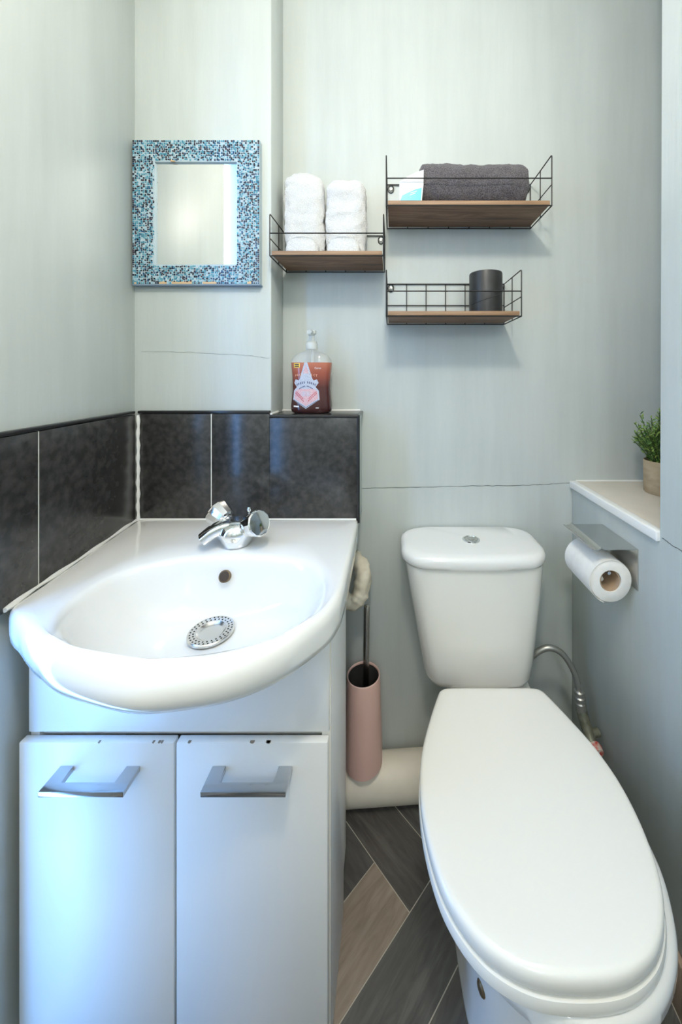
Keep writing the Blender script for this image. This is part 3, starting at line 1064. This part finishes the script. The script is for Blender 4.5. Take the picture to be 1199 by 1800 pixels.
# ================================================================== TOILET PAPER HOLDER
ph = thing('paper_holder', (RX, 0.868, 0.78), 'steel toilet paper holder with a flat cover on the right wall', 'paper holder')
bm = bmesh.new()
box(bm, RX - 0.0022, RX, 0.800, 0.937, 0.732, 0.826, 0.0006)
finish('back_plate', bm, 'steel', ph)
bm = bmesh.new()
prof = [(RX - 0.002, 0.8265), (0.478, 0.8265), (0.470, 0.8300), (0.466, 0.8255), (0.458, 0.8240), (0.450, 0.8260), (0.450, 0.8246), (0.458, 0.8226), (0.467, 0.8238), (0.471, 0.8280), (0.478, 0.8250), (RX - 0.002, 0.8250)]
prism(bm, prof, 0.800, 0.937, 'y')
finish('cover_flap', bm, 'steel', ph, smooth=30)
bm = bmesh.new()
tube(bm, [(RX - 0.001, 0.932, 0.795), (0.500, 0.932, 0.795), (0.498, 0.926, 0.772), (0.497, 0.915, 0.766), (0.497, 0.815, 0.7645)], 0.004, 10)
finish('roll_bar', bm, 'chrome', ph)
RC = (0.497, 0.0, 0.749)
tr = thing('toilet_roll', (RC[0], 0.865, RC[2]), 'part-used white toilet roll hanging under the steel cover', 'toilet roll')
bm = bmesh.new()
rings = []
for r, h in ((0.0245, 0.002), (0.0465, 0.001), (0.048, 0.0025), (0.048, 0.1145), (0.0465, 0.116), (0.0245, 0.115)):
    rings.append([(RC[0] + r * math.cos(2 * PI * i / 40) * (1 + 0.012 * math.sin(3 * 2 * PI * i / 40)), 0.808 + h, RC[2] + r * math.sin(2 * PI * i / 40)) for i in range(40)])
rings.append(rings[0])
loft(bm, rings, False, False)
bmesh.ops.remove_doubles(bm, verts=bm.verts[:], dist=1e-6)
finish('paper', bm, 'roll', tr, smooth=50)
bm = bmesh.new()
# loose outer sheet wrapped part of the way round
ring_a = []
for k in range(22):
    a = R(250 - k * 9.5)
    r = 0.0486 + 0.0016 * (1 - k / 21)
    ring_a.append((RC[0] + r * math.cos(a), RC[2] + r * math.sin(a)))
inn = [(RC[0] + (p_[0] - RC[0]) * 0.984, RC[2] + (p_[1] - RC[2]) * 0.984) for p_ in ring_a]
prism(bm, ring_a + inn[::-1], 0.8075, 0.9235, 'y')
finish('loose_sheet', bm, 'roll', tr, smooth=50)
bm = bmesh.new()
rings = []
for r, h in ((0.0242, 0.004), (0.0244, 0.112), (0.0225, 0.112), (0.0225, 0.004)):
    rings.append([(RC[0] + r * math.cos(2 * PI * i / 32) * 0.93, 0.808 + h, RC[2] + r * math.sin(2 * PI * i / 32) * 1.05) for i in range(32)])
rings.append(rings[0])
loft(bm, rings, False, False)
finish('cardboard_core', bm, 'card', tr, smooth=50)
bm = bmesh.new()
rr = random.Random(3)
tube(bm, smooth_path([(RC[0] - 0.008 + rr.uniform(-0.006, 0.008), 0.83 + 0.006 * k, RC[2] - 0.006 + rr.uniform(-0.007, 0.006)) for k in range(7)], 4), 0.006, 8)
finish('crumpled_tail', bm, 'roll', tr)

# ================================================================== MIRROR WITH MOSAIC FRAME
MX0, MX1, MZ0, MZ1 = -0.7115, -0.364, CZ + 0.253, CZ + 0.647
IX0, IX1, IZ0, IZ1 = -0.6515, -0.426, CZ + 0.307, CZ + 0.588
MF = 0.972
mir = thing('wall_mirror', (-0.54, 0.985, MZ0), 'rectangular mirror with a blue and black mosaic frame', 'mirror')
bm = bmesh.new()
for x0, x1, z0, z1 in ((MX0, MX1, MZ0, IZ0), (MX0, MX1, IZ1, MZ1), (MX0, IX0, IZ0, IZ1), (IX1, MX1, IZ0, IZ1)):
    box(bm, x0, x1, MF + 0.001, 0.9915, z0, z1)
finish('frame', bm, 'frame_grout', mir, smooth=0)
# bare wood showing where pieces have dropped off along the lower edge
bare = [(0.21, 0.27), (0.31, 0.47), (0.555, 0.66), (0.905, 0.94), (0.01, 0.03)]
for a, c in bare:
    finish('bare_wood_patch', bx(MX0 + (MX1 - MX0) * a, MX0 + (MX1 - MX0) * c, MF + 0.0002, MF + 0.004, MZ0 + 0.0005, MZ0 + 0.0075), 'frame_wood', mir, smooth=0)
finish('bare_wood_patch', bx(MX0 + 0.30 * (MX1 - MX0), MX0 + 0.335 * (MX1 - MX0), MF + 0.0002, MF + 0.004, IZ1, IZ1 + 0.006), 'frame_wood', mir, smooth=0)
finish('bottom_edge', bx(MX0 - 0.0005, MX1 + 0.002, MF + 0.001, 0.9912, MZ0 - 0.0030, MZ0), 'frame_edge', mir, smooth=0)
bm = bmesh.new()
box(bm, IX0 - 0.002, IX1 + 0.002, MF + 0.007, 0.990, IZ0 - 0.002, IZ1 + 0.002)
finish('mirror_glass', bm, 'mirror', mir, smooth=0)
bm = bmesh.new()
pit = 0.0056
rm = random.Random(11)
nx, nz = int((MX1 - MX0) / pit), int((MZ1 - MZ0) / pit)
for i in range(nx):
    for k in range(nz):
        x = MX0 + (MX1 - MX0) * (i + 0.5) / nx
        z = MZ0 + (MZ1 - MZ0) * (k + 0.5) / nz
        edge = i in (0, nx - 1) or k in (0, nz - 1)
        if not edge:
            x += rm.uniform(-0.0014, 0.0014)
            z += rm.uniform(-0.0014, 0.0014)
        if IX0 - 0.002 < x < IX1 + 0.002 and IZ0 - 0.002 < z < IZ1 + 0.002:
            continue
        fx = (x - MX0) / (MX1 - MX0)
        if k == 0 and any(a <= fx <= c for a, c in bare):
            continue
        if rm.random() < 0.07:
            continue
        h_ = 0.00205 * rm.uniform(0.8, 1.1)
        an = rm.uniform(-0.5, 0.5) if not edge else 0
        ca, sa = math.cos(an) * h_, math.sin(an) * h_
        co = [(x - ca + sa, z - sa - ca), (x + ca + sa, z + sa - ca), (x + ca - sa, z + sa + ca), (x - ca - sa, z - sa + ca)]
        y0 = MF - rm.uniform(0.0, 0.0006)
        a4 = [bm.verts.new((p_[0], y0, p_[1])) for p_ in co]
        b4 = [bm.verts.new((p_[0], MF + 0.0012, p_[1])) for p_ in co]
        bm.faces.new(a4[::-1])
        for q in range(4):
            bm.faces.new((a4[q], a4[(q + 1) % 4], b4[(q + 1) % 4], b4[q]))
mo = finish('mosaic_pieces', bm, 'mosaic', mir, smooth=0)
mo['kind'] = 'stuff'
mo['label'] = 'tiny blue, teal and black mosaic pieces'

# ================================================================== WIRE SHELVES
def wire_shelf(x0, x1, z0, h, label, ncol, yf=0.948):
    """z0 bottom of frame, yf front plane; wires 3 mm"""
    yb = BY - 0.004
    w = 0.0017
    root = thing('wire_shelf', ((x0 + x1) / 2, (yf + yb) / 2, z0), label, 'shelf', 'wire and wood wall shelves')
    o = finish('board', bx(x0 + 0.004, x1 - 0.004, yf + 0.003, yb - 0.004, z0 + 0.003, z0 + 0.0145, 0.0012), ['board'], root)
    o = finish('board_front_edge', bx(x0 + 0.0042, x1 - 0.0042, yf + 0.0015, yf + 0.0034, z0 + 0.0032, z0 + 0.0143, 0.0006), 'board_edge', root)
    for x in (x0, x1):
        bm = bmesh.new()
        tube(bm, smooth_path([(x, yb, z0), (x, yf, z0)], 2), w, 8)
        c_ = 0.005
        loop = [(x, yf, z0), (x, yf, z0 + h - c_), (x, yf + c_ * 0.3, z0 + h - c_ * 0.3), (x, yf + c_, z0 + h), (x, yb, z0 + h), (x, yb, z0)]
        tube(bm, loop, w, 8)
        tube(bm, [(x, (yf + yb) / 2, z0), (x, (yf + yb) / 2, z0 + h)], w * 0.85, 6)
        tube(bm, [(x, yf, z0 + h * 0.42), (x, yb, z0 + h * 0.42)], w * 0.85, 6)
        finish('side_frame', bm, 'wire', root)
    bm = bmesh.new()
    tube(bm, [(x0, yf, z0 + h * 0.54), (x1, yf, z0 + h * 0.54)], w, 8)
    finish('front_rail', bm, 'wire', root)
    bm = bmesh.new()
    tube(bm, [(x0, yb, z0), (x1, yb, z0)], w, 8)
    tube(bm, [(x0, yb, z0 + h), (x1, yb, z0 + h)], w, 8)
    tube(bm, [(x0, yb, z0 + h * 0.47), (x1, yb, z0 + h * 0.47)], w * 0.85, 6)
    for k in range(1, ncol):
        xx = x0 + (x1 - x0) * k / ncol
        tube(bm, [(xx, yb, z0), (xx, yb, z0 + h)], w * 0.85, 6)
    tube(bm, [(x0, yf, z0), (x1, yf, z0)], w * 0.9, 6)
    finish('back_grid', bm, 'wire', root)
    for x, sg in ((x0, 1), (x1, -1)):
        bm = bmesh.new()
        cx_, cz_ = x + sg * 0.0115, z0 + h - 0.0125
        lp = [(cx_ + 0.0085 * math.cos(2 * PI * k / 16), yb + 0.001, cz_ + 0.0115 * math.sin(2 * PI * k / 16)) for k in range(17)]
        tube(bm, lp, 0.0016, 6, False)
        e = finish('hanging_eye', bm, 'wire', root)
        bm = bmesh.new()
        axis_lathe(bm, [(0.003, 0), (0.0055, 0.002), (0.005, 0.004), (0.001, 0.005)], (cx_, yb + 0.003, cz_), (0, -1, 0), 12)
        finish('screw', bm, 'steel', e)
    return root


SL = (-0.327, -0.024, CZ + 0.322, 0.112)
ST = (-0.0165, 0.4250, CZ + 0.456, 0.135)
SM = (-0.0165, 0.3440, CZ + 0.161, 0.124)
wire_shelf(*SL, 'black wire shelf with wooden board holding white towels', 5)
wire_shelf(*ST, 'black wire shelf with wooden board holding the rolled grey towel', 7)
wire_shelf(*SM, 'black wire shelf with wooden board holding the black jar', 6)

# ------------------------------------------------------------------ towels
def soft(bm, amp, freq, seed):
    for v in bm.verts:
        q = v.co * freq + Vector((seed * 7.3, seed * 3.1, 0))
        v.co += v.normal * (amp * noise.noise(q) + amp * 0.45 * noise.noise(q * 3.1))


def standing_towel(x0, x1, y0, y1, z0, z1, seed, label, lean=0.0):
    cx_, cy_ = (x0 + x1) / 2, (y0 + y1) / 2
    hx, hy = (x1 - x0) / 2, (y1 - y0) / 2
    h = z1 - z0
    rings = []
    for k in range(46):
        t_ = k / 45
        # rounded shoulders at the top, slightly fuller in the middle
        if t_ < 0.05:
            s_ = 0.93 + 0.07 * (t_ / 0.05)
        elif t_ > 0.84:
            q = (t_ - 0.84) / 0.16
            s_ = max(0.0, 1 - q ** 2.8) ** 0.5 * 0.9 + 0.10 * (1 - q)
        else:
            s_ = 1.0
        s_ *= 0.97 + 0.03 * math.sin(t_ * 3.0)
        ring = []
        for i in range(44):
            a = 2 * PI * i / 44
            ca, sa = math.cos(a), math.sin(a)
            ring.append((cx_ + lean * t_ + hx * s_ * math.copysign(abs(ca) ** 0.62, ca), cy_ + hy * max(s_, 0.05) * math.copysign(abs(sa) ** 0.62, sa), z0 + h * t_))
        rings.append(ring)
    bm = bmesh.new()
    loft(bm, rings)
    bm.normal_update()
    bmesh.ops.recalc_face_normals(bm, faces=bm.faces[:])
    bm.normal_update()
    soft(bm, 0.0060, 26, seed)
    soft(bm, 0.0020, 75, seed + 2)
    soft(bm, 0.0010, 260, seed + 1)
    o = finish('white_towel', bm, 'towel_w', None, 180, (cx_, cy_, z0))
    tag(o, label, 'towel', 'white towels on the shelf')
    return o


zb = SL[2] + 0.0155
standing_towel(-0.316, -0.1985, 1.024, 1.090, zb, CZ + 0.600, 1, 'taller white towel standing nearest the wall corner', -0.004)
standing_towel(-0.1965, -0.078, 1.024, 1.090, zb, CZ + 0.583, 5, 'white towel standing nearer the grey towel shelf', 0.002)
def folded_cloth(cx_, y0, y1, z0, hw_, hh_, seed, label):
    """small cloth folded over into an arch that faces the room"""
    rings = []
    for k in range(16):
        t_ = k / 15
        e = min(t_, 1 - t_)
        s_ = 1 - 0.16 * max(0.0, 1 - e / 0.16) ** 2
        ring = []
        for i in range(33):
            a = PI * i / 32
            ring.append((cx_ + hw_ * s_ * math.cos(a), y0 + (y1 - y0) * t_, z0 + 0.0015 + hh_ * s_ * math.sin(a) ** 0.8))
        for i in range(1, 8):
            ring.append((cx_ - hw_ * s_ + 2 * hw_ * s_ * i / 8, y0 + (y1 - y0) * t_, z0 + 0.0004))
        rings.append(ring)
    bm = bmesh.new()
    loft(bm, rings)
    bmesh.ops.recalc_face_normals(bm, faces=bm.faces[:])
    bm.normal_update()
    soft(bm, 0.0013, 70, seed)
    for v in bm.verts:
        v.co.z = max(v.co.z, z0 + 0.0002)
    o = finish('folded_cloth', bm, 'towel_w', None, 60, (cx_, (y0 + y1) / 2, z0))
    tag(o, label, 'towel', 'small folded white cloths')


folded_cloth(-0.246, 0.958, 1.016, zb, 0.044, 0.046, 2, 'small white cloth folded before the taller towel')
folded_cloth(-0.133, 0.958, 1.016, zb, 0.045, 0.047, 9, 'small white cloth folded before the shorter towel')
# loose corner of the towel hanging to the right
# rolled grey towel
zg = ST[2] + 0.0155
GX0, GX1, GR = 0.076, 0.376, 0.060
rings = []
for k in range(70):
    t_ = k / 69
    x = GX0 + (GX1 - GX0) * t_
    e = min(t_, 1 - t_) * (GX1 - GX0)
    s_ = 1.0
    if e < 0.022:
        s_ = 0.80 + 0.20 * math.sqrt(max(0, 1 - (1 - e / 0.022) ** 2))
    if k in (0, 69):
        s_ *= 0.9
    s_ *= 1 - 0.05 * max(0, (t_ - 0.72)) / 0.28 + 0.02 * math.sin(t_ * 9)
    ring = []
    for i in range(56):
        a = 2 * PI * i / 56
        ca, sa = math.cos(a), math.sin(a)
        ring.append((x, 1.024 + GR * 1.0 * s_ * math.copysign(abs(ca) ** 0.9, ca), zg + 0.0625 + 0.0620 * s_ * math.copysign(abs(sa) ** 0.85, sa)))
    rings.append(ring)
bm = bmesh.new()
loft(bm, rings)
bmesh.ops.recalc_face_normals(bm, faces=bm.faces[:])
bm.normal_update()
soft(bm, 0.0048, 30, 3)
soft(bm, 0.0012, 230, 4)
bot = min(v.co.z for v in bm.verts)
bmesh.ops.translate(bm, verts=bm.verts[:], vec=(0, 0, zg - bot))
gt = thing('grey_towel', (0.226, 1.02, zg), 'dark grey towel rolled up on the top shelf', 'towel')
finish('towel_roll', bm, 'towel_g', gt, 180)
bm = bmesh.new()
fold = smooth_path([(GX0 + 0.004 + 0.29 * k / 24, 1.024 - 0.0575 * math.cos(0.62 + 0.05 * math.sin(k * 0.5)), zg + 0.0625 + 0.0600 * math.sin(0.62 + 0.05 * math.sin(k * 0.5))) for k in range(25)], 3)
tube(bm, fold, 0.0035, 8)
finish('towel_edge', bm, 'towel_g', gt, 180)

# packet beside it
pk = thing('wipes_packet', (0.05, 0.97, zg), 'white and cyan packet leaning against the grey towel', 'packet')
PY = 0.962
pkp = [(0.0185, zg + 0.0005), (0.0800, zg + 0.0005), (0.0835, zg + 0.045), (0.0850, zg + 0.0880), (0.0660, zg + 0.0800), (0.0420, zg + 0.0680), (0.0185, zg + 0.0560)]
bm = bmesh.new()
prism(bm, pkp, PY - 0.004, PY + 0.012, 'y', 0.003, 3)
finish('pouch', bm, 'pouch', pk)
bm = bmesh.new()
prism(bm, [(0.021, zg + 0.003), (0.0765, zg + 0.003), (0.0790, zg + 0.037), (0.062, zg + 0.033), (0.040, zg + 0.0235), (0.0265, zg + 0.0165)], PY - 0.0046, PY - 0.0036, 'y')
finish('cyan_panel', bm, 'cyan', pk, smooth=0)
bm = bmesh.new()
for k, (a, c, z) in enumerate(((0.046, 0.062, 0.016), (0.048, 0.066, 0.0215))):
    prism(bm, [(a, zg + z), (c, zg + z + 0.006), (c, zg + z + 0.0075), (a, zg + z + 0.0015)], PY - 0.0050, PY - 0.0042, 'y')
finish('white_lines', bm, 'white_print', pk, smooth=0)

# black jar
zj = SM[2] + 0.0155
JC = (0.270, 1.030, zj)
bj = thing('black_jar', JC, 'black cylindrical jar on the lower wire shelf', 'jar')
bm = bmesh.new()
lathe(bm, [(0.044, 0.0), (0.0465, 0.002), (0.0468, 0.006), (0.0468, 0.117), (0.0460, 0.1205), (0.0440, 0.1205), (0.0435, 0.117), (0.0435, 0.012)], JC, 44)
finish('jar_body', bm, 'black_jar', bj)
bm = bmesh.new()
lathe(bm, [(0.0430, 0.085), (0.0430, 0.095), (0.030, 0.096)], JC, 36)
finish('jar_filling', bm, 'black_jar', bj)
bm = bmesh.new()
# faint printed sweep round the jar
sw = []
for k in range(24):
    a = R(200 + k * 6)
    sw.append((JC[0] + 0.0469 * math.cos(a), JC[1] + 0.0469 * math.sin(a), zj + 0.03 + 0.035 * (k / 23) ** 1.6))
tube(bm, sw, 0.0010, 6)
finish('embossed_line', bm, 'black_jar', bj)

# ================================================================== SOAP BOTTLE
SB = Vector((-0.236, 1.040, TZ - 0.0118))
soap = thing('soap_bottle', SB, 'pump soap bottle with orange to maroon body on the tiled ledge', 'soap bottle')
def bottle_ring(hx, hy, z, n=44):
    out = []
    for i in range(n):
        a = 2 * PI * i / n
        ca, sa = math.cos(a), math.sin(a)
        out.append((SB.x + hx * math.copysign(abs(ca) ** 0.72, ca), SB.y + hy * math.copysign(abs(sa) ** 0.72, sa), SB.z + z))
    return out


prof = [(0.048, 0.0), (0.055, 0.003), (0.0585, 0.010), (0.0590, 0.020), (0.0565, 0.045), (0.0540, 0.070), (0.0540, 0.090), (0.0558, 0.115), (0.0580, 0.135), (0.0585, 0.146)]
def body_hx(z):
    for (a, za), (c, zc) in zip(prof, prof[1:]):
        if za <= z <= zc:
            return a + (c - a) * (z - za) / (zc - za)
    return prof[-1][0]


bm = bmesh.new()
loft(bm, [bottle_ring(hx, hx * 0.52, z) for hx, z in prof])
finish('bottle_body', bm, 'soap', soap, 50)
bm = bmesh.new()
loft(bm, [bottle_ring(hx, hx * q, z) for hx, z, q in ((0.0585, 0.1462, 0.52), (0.0570, 0.155, 0.53), (0.0520, 0.163, 0.55), (0.0420, 0.171, 0.60), (0.0280, 0.177, 0.75), (0.0165, 0.180, 0.95), (0.0155, 0.186, 1.0))])
finish('bottle_shoulder', bm, 'clear', soap, 50)
bm = bmesh.new()
lathe(bm, [(0.0165, 0.1855), (0.0170, 0.1870), (0.0170, 0.2020), (0.0160, 0.2035), (0.0148, 0.2040), (0.0148, 0.2080), (0.0130, 0.2090), (0.0085, 0.2100), (0.0075, 0.2250), (0.0100, 0.2270), (0.0105, 0.2330)], SB, 28)
bmesh.ops.recalc_face_normals(bm, faces=bm.faces[:])
finish('pump_collar', bm, 'pump', soap)
bm = bmesh.new()
loft(bm, [[(SB.x + x, SB.y + y, SB.z + z) for x, y in ((-0.0115, -0.011), (0.0115, -0.011), (0.0115, 0.011), (-0.0115, 0.011))] for z in (0.231, 0.240)])
tube(bm, [SB + Vector((0, 0.004, 0.236)), SB + Vector((0.002, -0.022, 0.236)), SB + Vector((0.003, -0.040, 0.2325))], 0.0058, 10)
finish('pump_head', bm, 'pump', soap, 30)
bm = bmesh.new()
tube(bm, [SB + Vector((0.004, 0, 0.147)), SB + Vector((0.003, 0, 0.186))], 0.0042, 10)
finish('dip_tube', bm, 'pump', soap)

def wrap(pts, z_off=0.0):
    """points (x,z) on the bottle's front face"""
    out = []
    for x, z in pts:
        hx = body_hx(z)
        hy = hx * 0.52
        q = min(0.999, abs(x) / hx)
        # superellipse |x/hx|^p+|y/hy|^p=1 with p = 2/0.72
        p_ = 2 / 0.72
        y = hy * (1 - q ** p_) ** (1 / p_)
        out.append((SB.x + x, SB.y - y - z_off, SB.z + z))
    return out


def decal(name, pts, mat, off, parent=soap):
    bm = bmesh.new()
    # fan of thin slabs following the curve
    xs = [p[0] for p in pts]
    zs = [p[1] for p in pts]
    cx_, cz_ = sum(xs) / len(xs), sum(zs) / len(zs)
    dense = []
    for i in range(len(pts)):
        a, c = pts[i], pts[(i + 1) % len(pts)]
        for k in range(5):
            dense.append((a[0] + (c[0] - a[0]) * k / 5, a[1] + (c[1] - a[1]) * k / 5))
    rings = []
    for s_ in (1.0, 0.66, 0.33, 0.02):
        rings.append(wrap([(cx_ + (x - cx_) * s_, cz_ + (z - cz_) * s_) for x, z in dense], off))
    back = wrap(dense, off - 0.0004)
    loft(bm, [back] + rings)
    return finish(name, bm, mat, parent, smooth=50)


LX = -0.010
sh = [(0, 0.147), (0.004, 0.146), (0.018, 0.100), (0.024, 0.092), (0.031, 0.098), (0.0355, 0.088), (0.027, 0.076), (0.036, 0.066), (0.0385, 0.040), (0, 0.0145)]
shield = [(LX + x, z) for x, z in sh] + [(LX - x, z) for x, z in reversed(sh[1:-1])]
lab = decal('label_shield', shield, 'label_blue', 0.0006)
lo_ = [(0, 0.070), (0.020, 0.072), (0.0325, 0.064), (0.0345, 0.043), (0, 0.0225), (-0.0345, 0.043), (-0.0325, 0.064), (-0.020, 0.072)]
decal('label_lower', [(LX + x, z) for x, z in lo_], 'label_pink', 0.0010, lab)
decal('label_tip', [(LX, 0.141), (LX + 0.0085, 0.115), (LX - 0.0085, 0.115)], 'label_pink', 0.0010, lab)
for k in range(11):           # two arched lines of lettering, too small to read
    if k == 5:
        continue
    for row in (0, 1):
        x_ = LX + (k - 5) * (0.0052 if row == 0 else 0.0036)
        z_ = (0.0895 if row == 0 else 0.0785) - 0.00028 * (k - 5) ** 2
        h_ = 0.0032 if row == 0 else 0.0018
        decal('label_letter', [(x_ - 0.0013, z_ - h_), (x_ + 0.0013, z_ - h_), (x_ + 0.0009, z_ + h_), (x_ - 0.0015, z_ + h_)], 'label_navy', 0.0011, lab)
for k in range(6):
    for sg in (-1, 1):
        x_ = LX + sg * (0.007 + 0.0042 * k)
        z_ = 0.0345 + 0.0040 * k
        for r0 in (0, 1):
            zz_ = z_ + 0.0075 * r0
            xx_ = x_ + sg * 0.0015 * r0
            if abs(xx_ - LX) > 0.028:
                continue
            decal('red_sprig', [(xx_, zz_), (xx_ + sg * 0.0034, zz_ + 0.0042), (xx_ + sg * 0.0022, zz_ + 0.0054), (xx_ - sg * 0.0010, zz_ + 0.0022)], 'label_red', 0.0014, lab)
for k in range(-3, 4):
    x_ = LX + k * 0.0036
    decal('pillar_stripe', [(x_ - 0.0009, 0.050), (x_ + 0.0009, 0.050), (x_ + 0.0009, 0.064), (x_ - 0.0009, 0.064)], 'label_blue', 0.0014, lab)
for sg in (-1, 1):
    decal('label_border', [(LX + sg * 0.0345, 0.0395), (LX, 0.0185), (LX, 0.0170), (LX + sg * 0.0355, 0.0385)], 'label_navy', 0.0011, lab)
decal('yellow_tag', [(-0.0455, 0.1315), (-0.0275, 0.1315), (-0.0275, 0.1440), (-0.0455, 0.1440)], 'yellow', 0.0006)
decal('tag_print', [(-0.0432, 0.1385), (-0.0300, 0.1385), (-0.0300, 0.1418), (-0.0432, 0.1418)], 'ink', 0.0010)
decal('tag_print', [(-0.0432, 0.1335), (-0.0300, 0.1335), (-0.0300, 0.1362), (-0.0432, 0.1362)], 'ink', 0.0010)
ty = wrap([(LX, 0.1095)], 0.0022)[0]
for ch, dx, dz in (('P', -0.030, 0), ('R', -0.0235, 0.0012), ('O', -0.0165, 0.0018), ('E', 0.0165, 0.0018), ('C', 0.0235, 0.0012), ('T', 0.030, 0)):
    ty = wrap([(LX + dx, 0.1085 + dz)], 0.0012)[0]
    text_mesh('arched_letter', ch, 0.0085, 'peach', soap, ty)
ty = wrap([(0.024, 0.1300)], 0.0016)[0]
text_mesh('small_print', 'Carex', 0.0075, 'white_print', soap, ty, R(5))
decal('small_print', [(-0.0460, 0.0195), (-0.0300, 0.0185), (-0.0300, 0.0225), (-0.0460, 0.0235)], 'white_print', 0.0008)
decal('small_print', [(0.0180, 0.0158), (0.0265, 0.0158), (0.0265, 0.0178), (0.0180, 0.0178)], 'white_print', 0.0008)

# ================================================================== POTTED PLANT
PC = Vector((0.748, 0.985, 0.8935))
pl = thing('potted_plant', PC, 'small leafy green plant in a round stone-coloured pot on the ledge', 'plant')
bm = bmesh.new()
lathe(bm, [(0.0415, 0.0), (0.0435, 0.003), (0.0445, 0.084), (0.0445, 0.088), (0.0425, 0.0895), (0.0415, 0.086), (0.0405, 0.07)], PC, 36)
finish('pot', bm, 'pot', pl)
bm = bmesh.new()
lathe(bm, [(0.0402, 0.068), (0.0400, 0.074), (0.02, 0.079)], PC, 28)
finish('soil', bm, 'soil', pl)
rl = random.Random(21)
bms, bml = bmesh.new(), bmesh.new()
for k in range(84):
    a = rl.uniform(0, 2 * PI)
    tilt = rl.uniform(0.05, 1.0) ** 0.8
    ln = rl.uniform(0.10, 0.165) * (1 - 0.30 * tilt)
    base = PC + Vector((0.022 * tilt * math.cos(a), 0.022 * tilt * math.sin(a), 0.074))
    d_ = Vector((math.cos(a) * tilt * 0.75, math.sin(a) * tilt * 0.75, 1.0)).normalized()
    mid = base + d_ * ln * 0.55
    end = mid + (d_ + Vector((math.cos(a), math.sin(a), -0.1)) * 0.22 * tilt).normalized() * ln * 0.45
    path = smooth_path([base, mid, end], 6)
    tube(bms, path, 0.0011, 4)
    for q in range(30):
        f = 0.12 + 0.88 * q / 29
        p = path[min(len(path) - 1, int(f * (len(path) - 1)))] + Vector((rl.uniform(-.002, .002), rl.uniform(-.002, .002), rl.uniform(-.003, .003)))
        aa = rl.uniform(0, 2 * PI)
        ld = (d_ * rl.uniform(0.35, 0.9) + Vector((math.cos(aa), math.sin(aa), rl.uniform(-0.1, 0.5)))).normalized()
        sd_ = ld.cross(Vector((rl.uniform(-1, 1), rl.uniform(-1, 1), rl.uniform(-1, 1)))).normalized()
        l_ = rl.uniform(0.009, 0.017)
        w_ = rl.uniform(0.0015, 0.0026)
        up = ld.cross(sd_) * 0.0007
        v0 = bml.verts.new(p)
        v1 = bml.verts.new(p + ld * l_ * 0.45 + sd_ * w_)
        v2 = bml.verts.new(p + ld * l_)
        v3 = bml.verts.new(p + ld * l_ * 0.45 - sd_ * w_)
        v4 = bml.verts.new(p + ld * l_ * 0.45 + up)
        for tri in ((v0, v1, v4), (v1, v2, v4), (v2, v3, v4), (v3, v0, v4)):
            bml.faces.new(tri)
finish('stems', bms, 'stem', pl)
fo_ = finish('foliage', bml, 'leaf', pl, smooth=0, recalc=False)
fo_['kind'] = 'stuff'
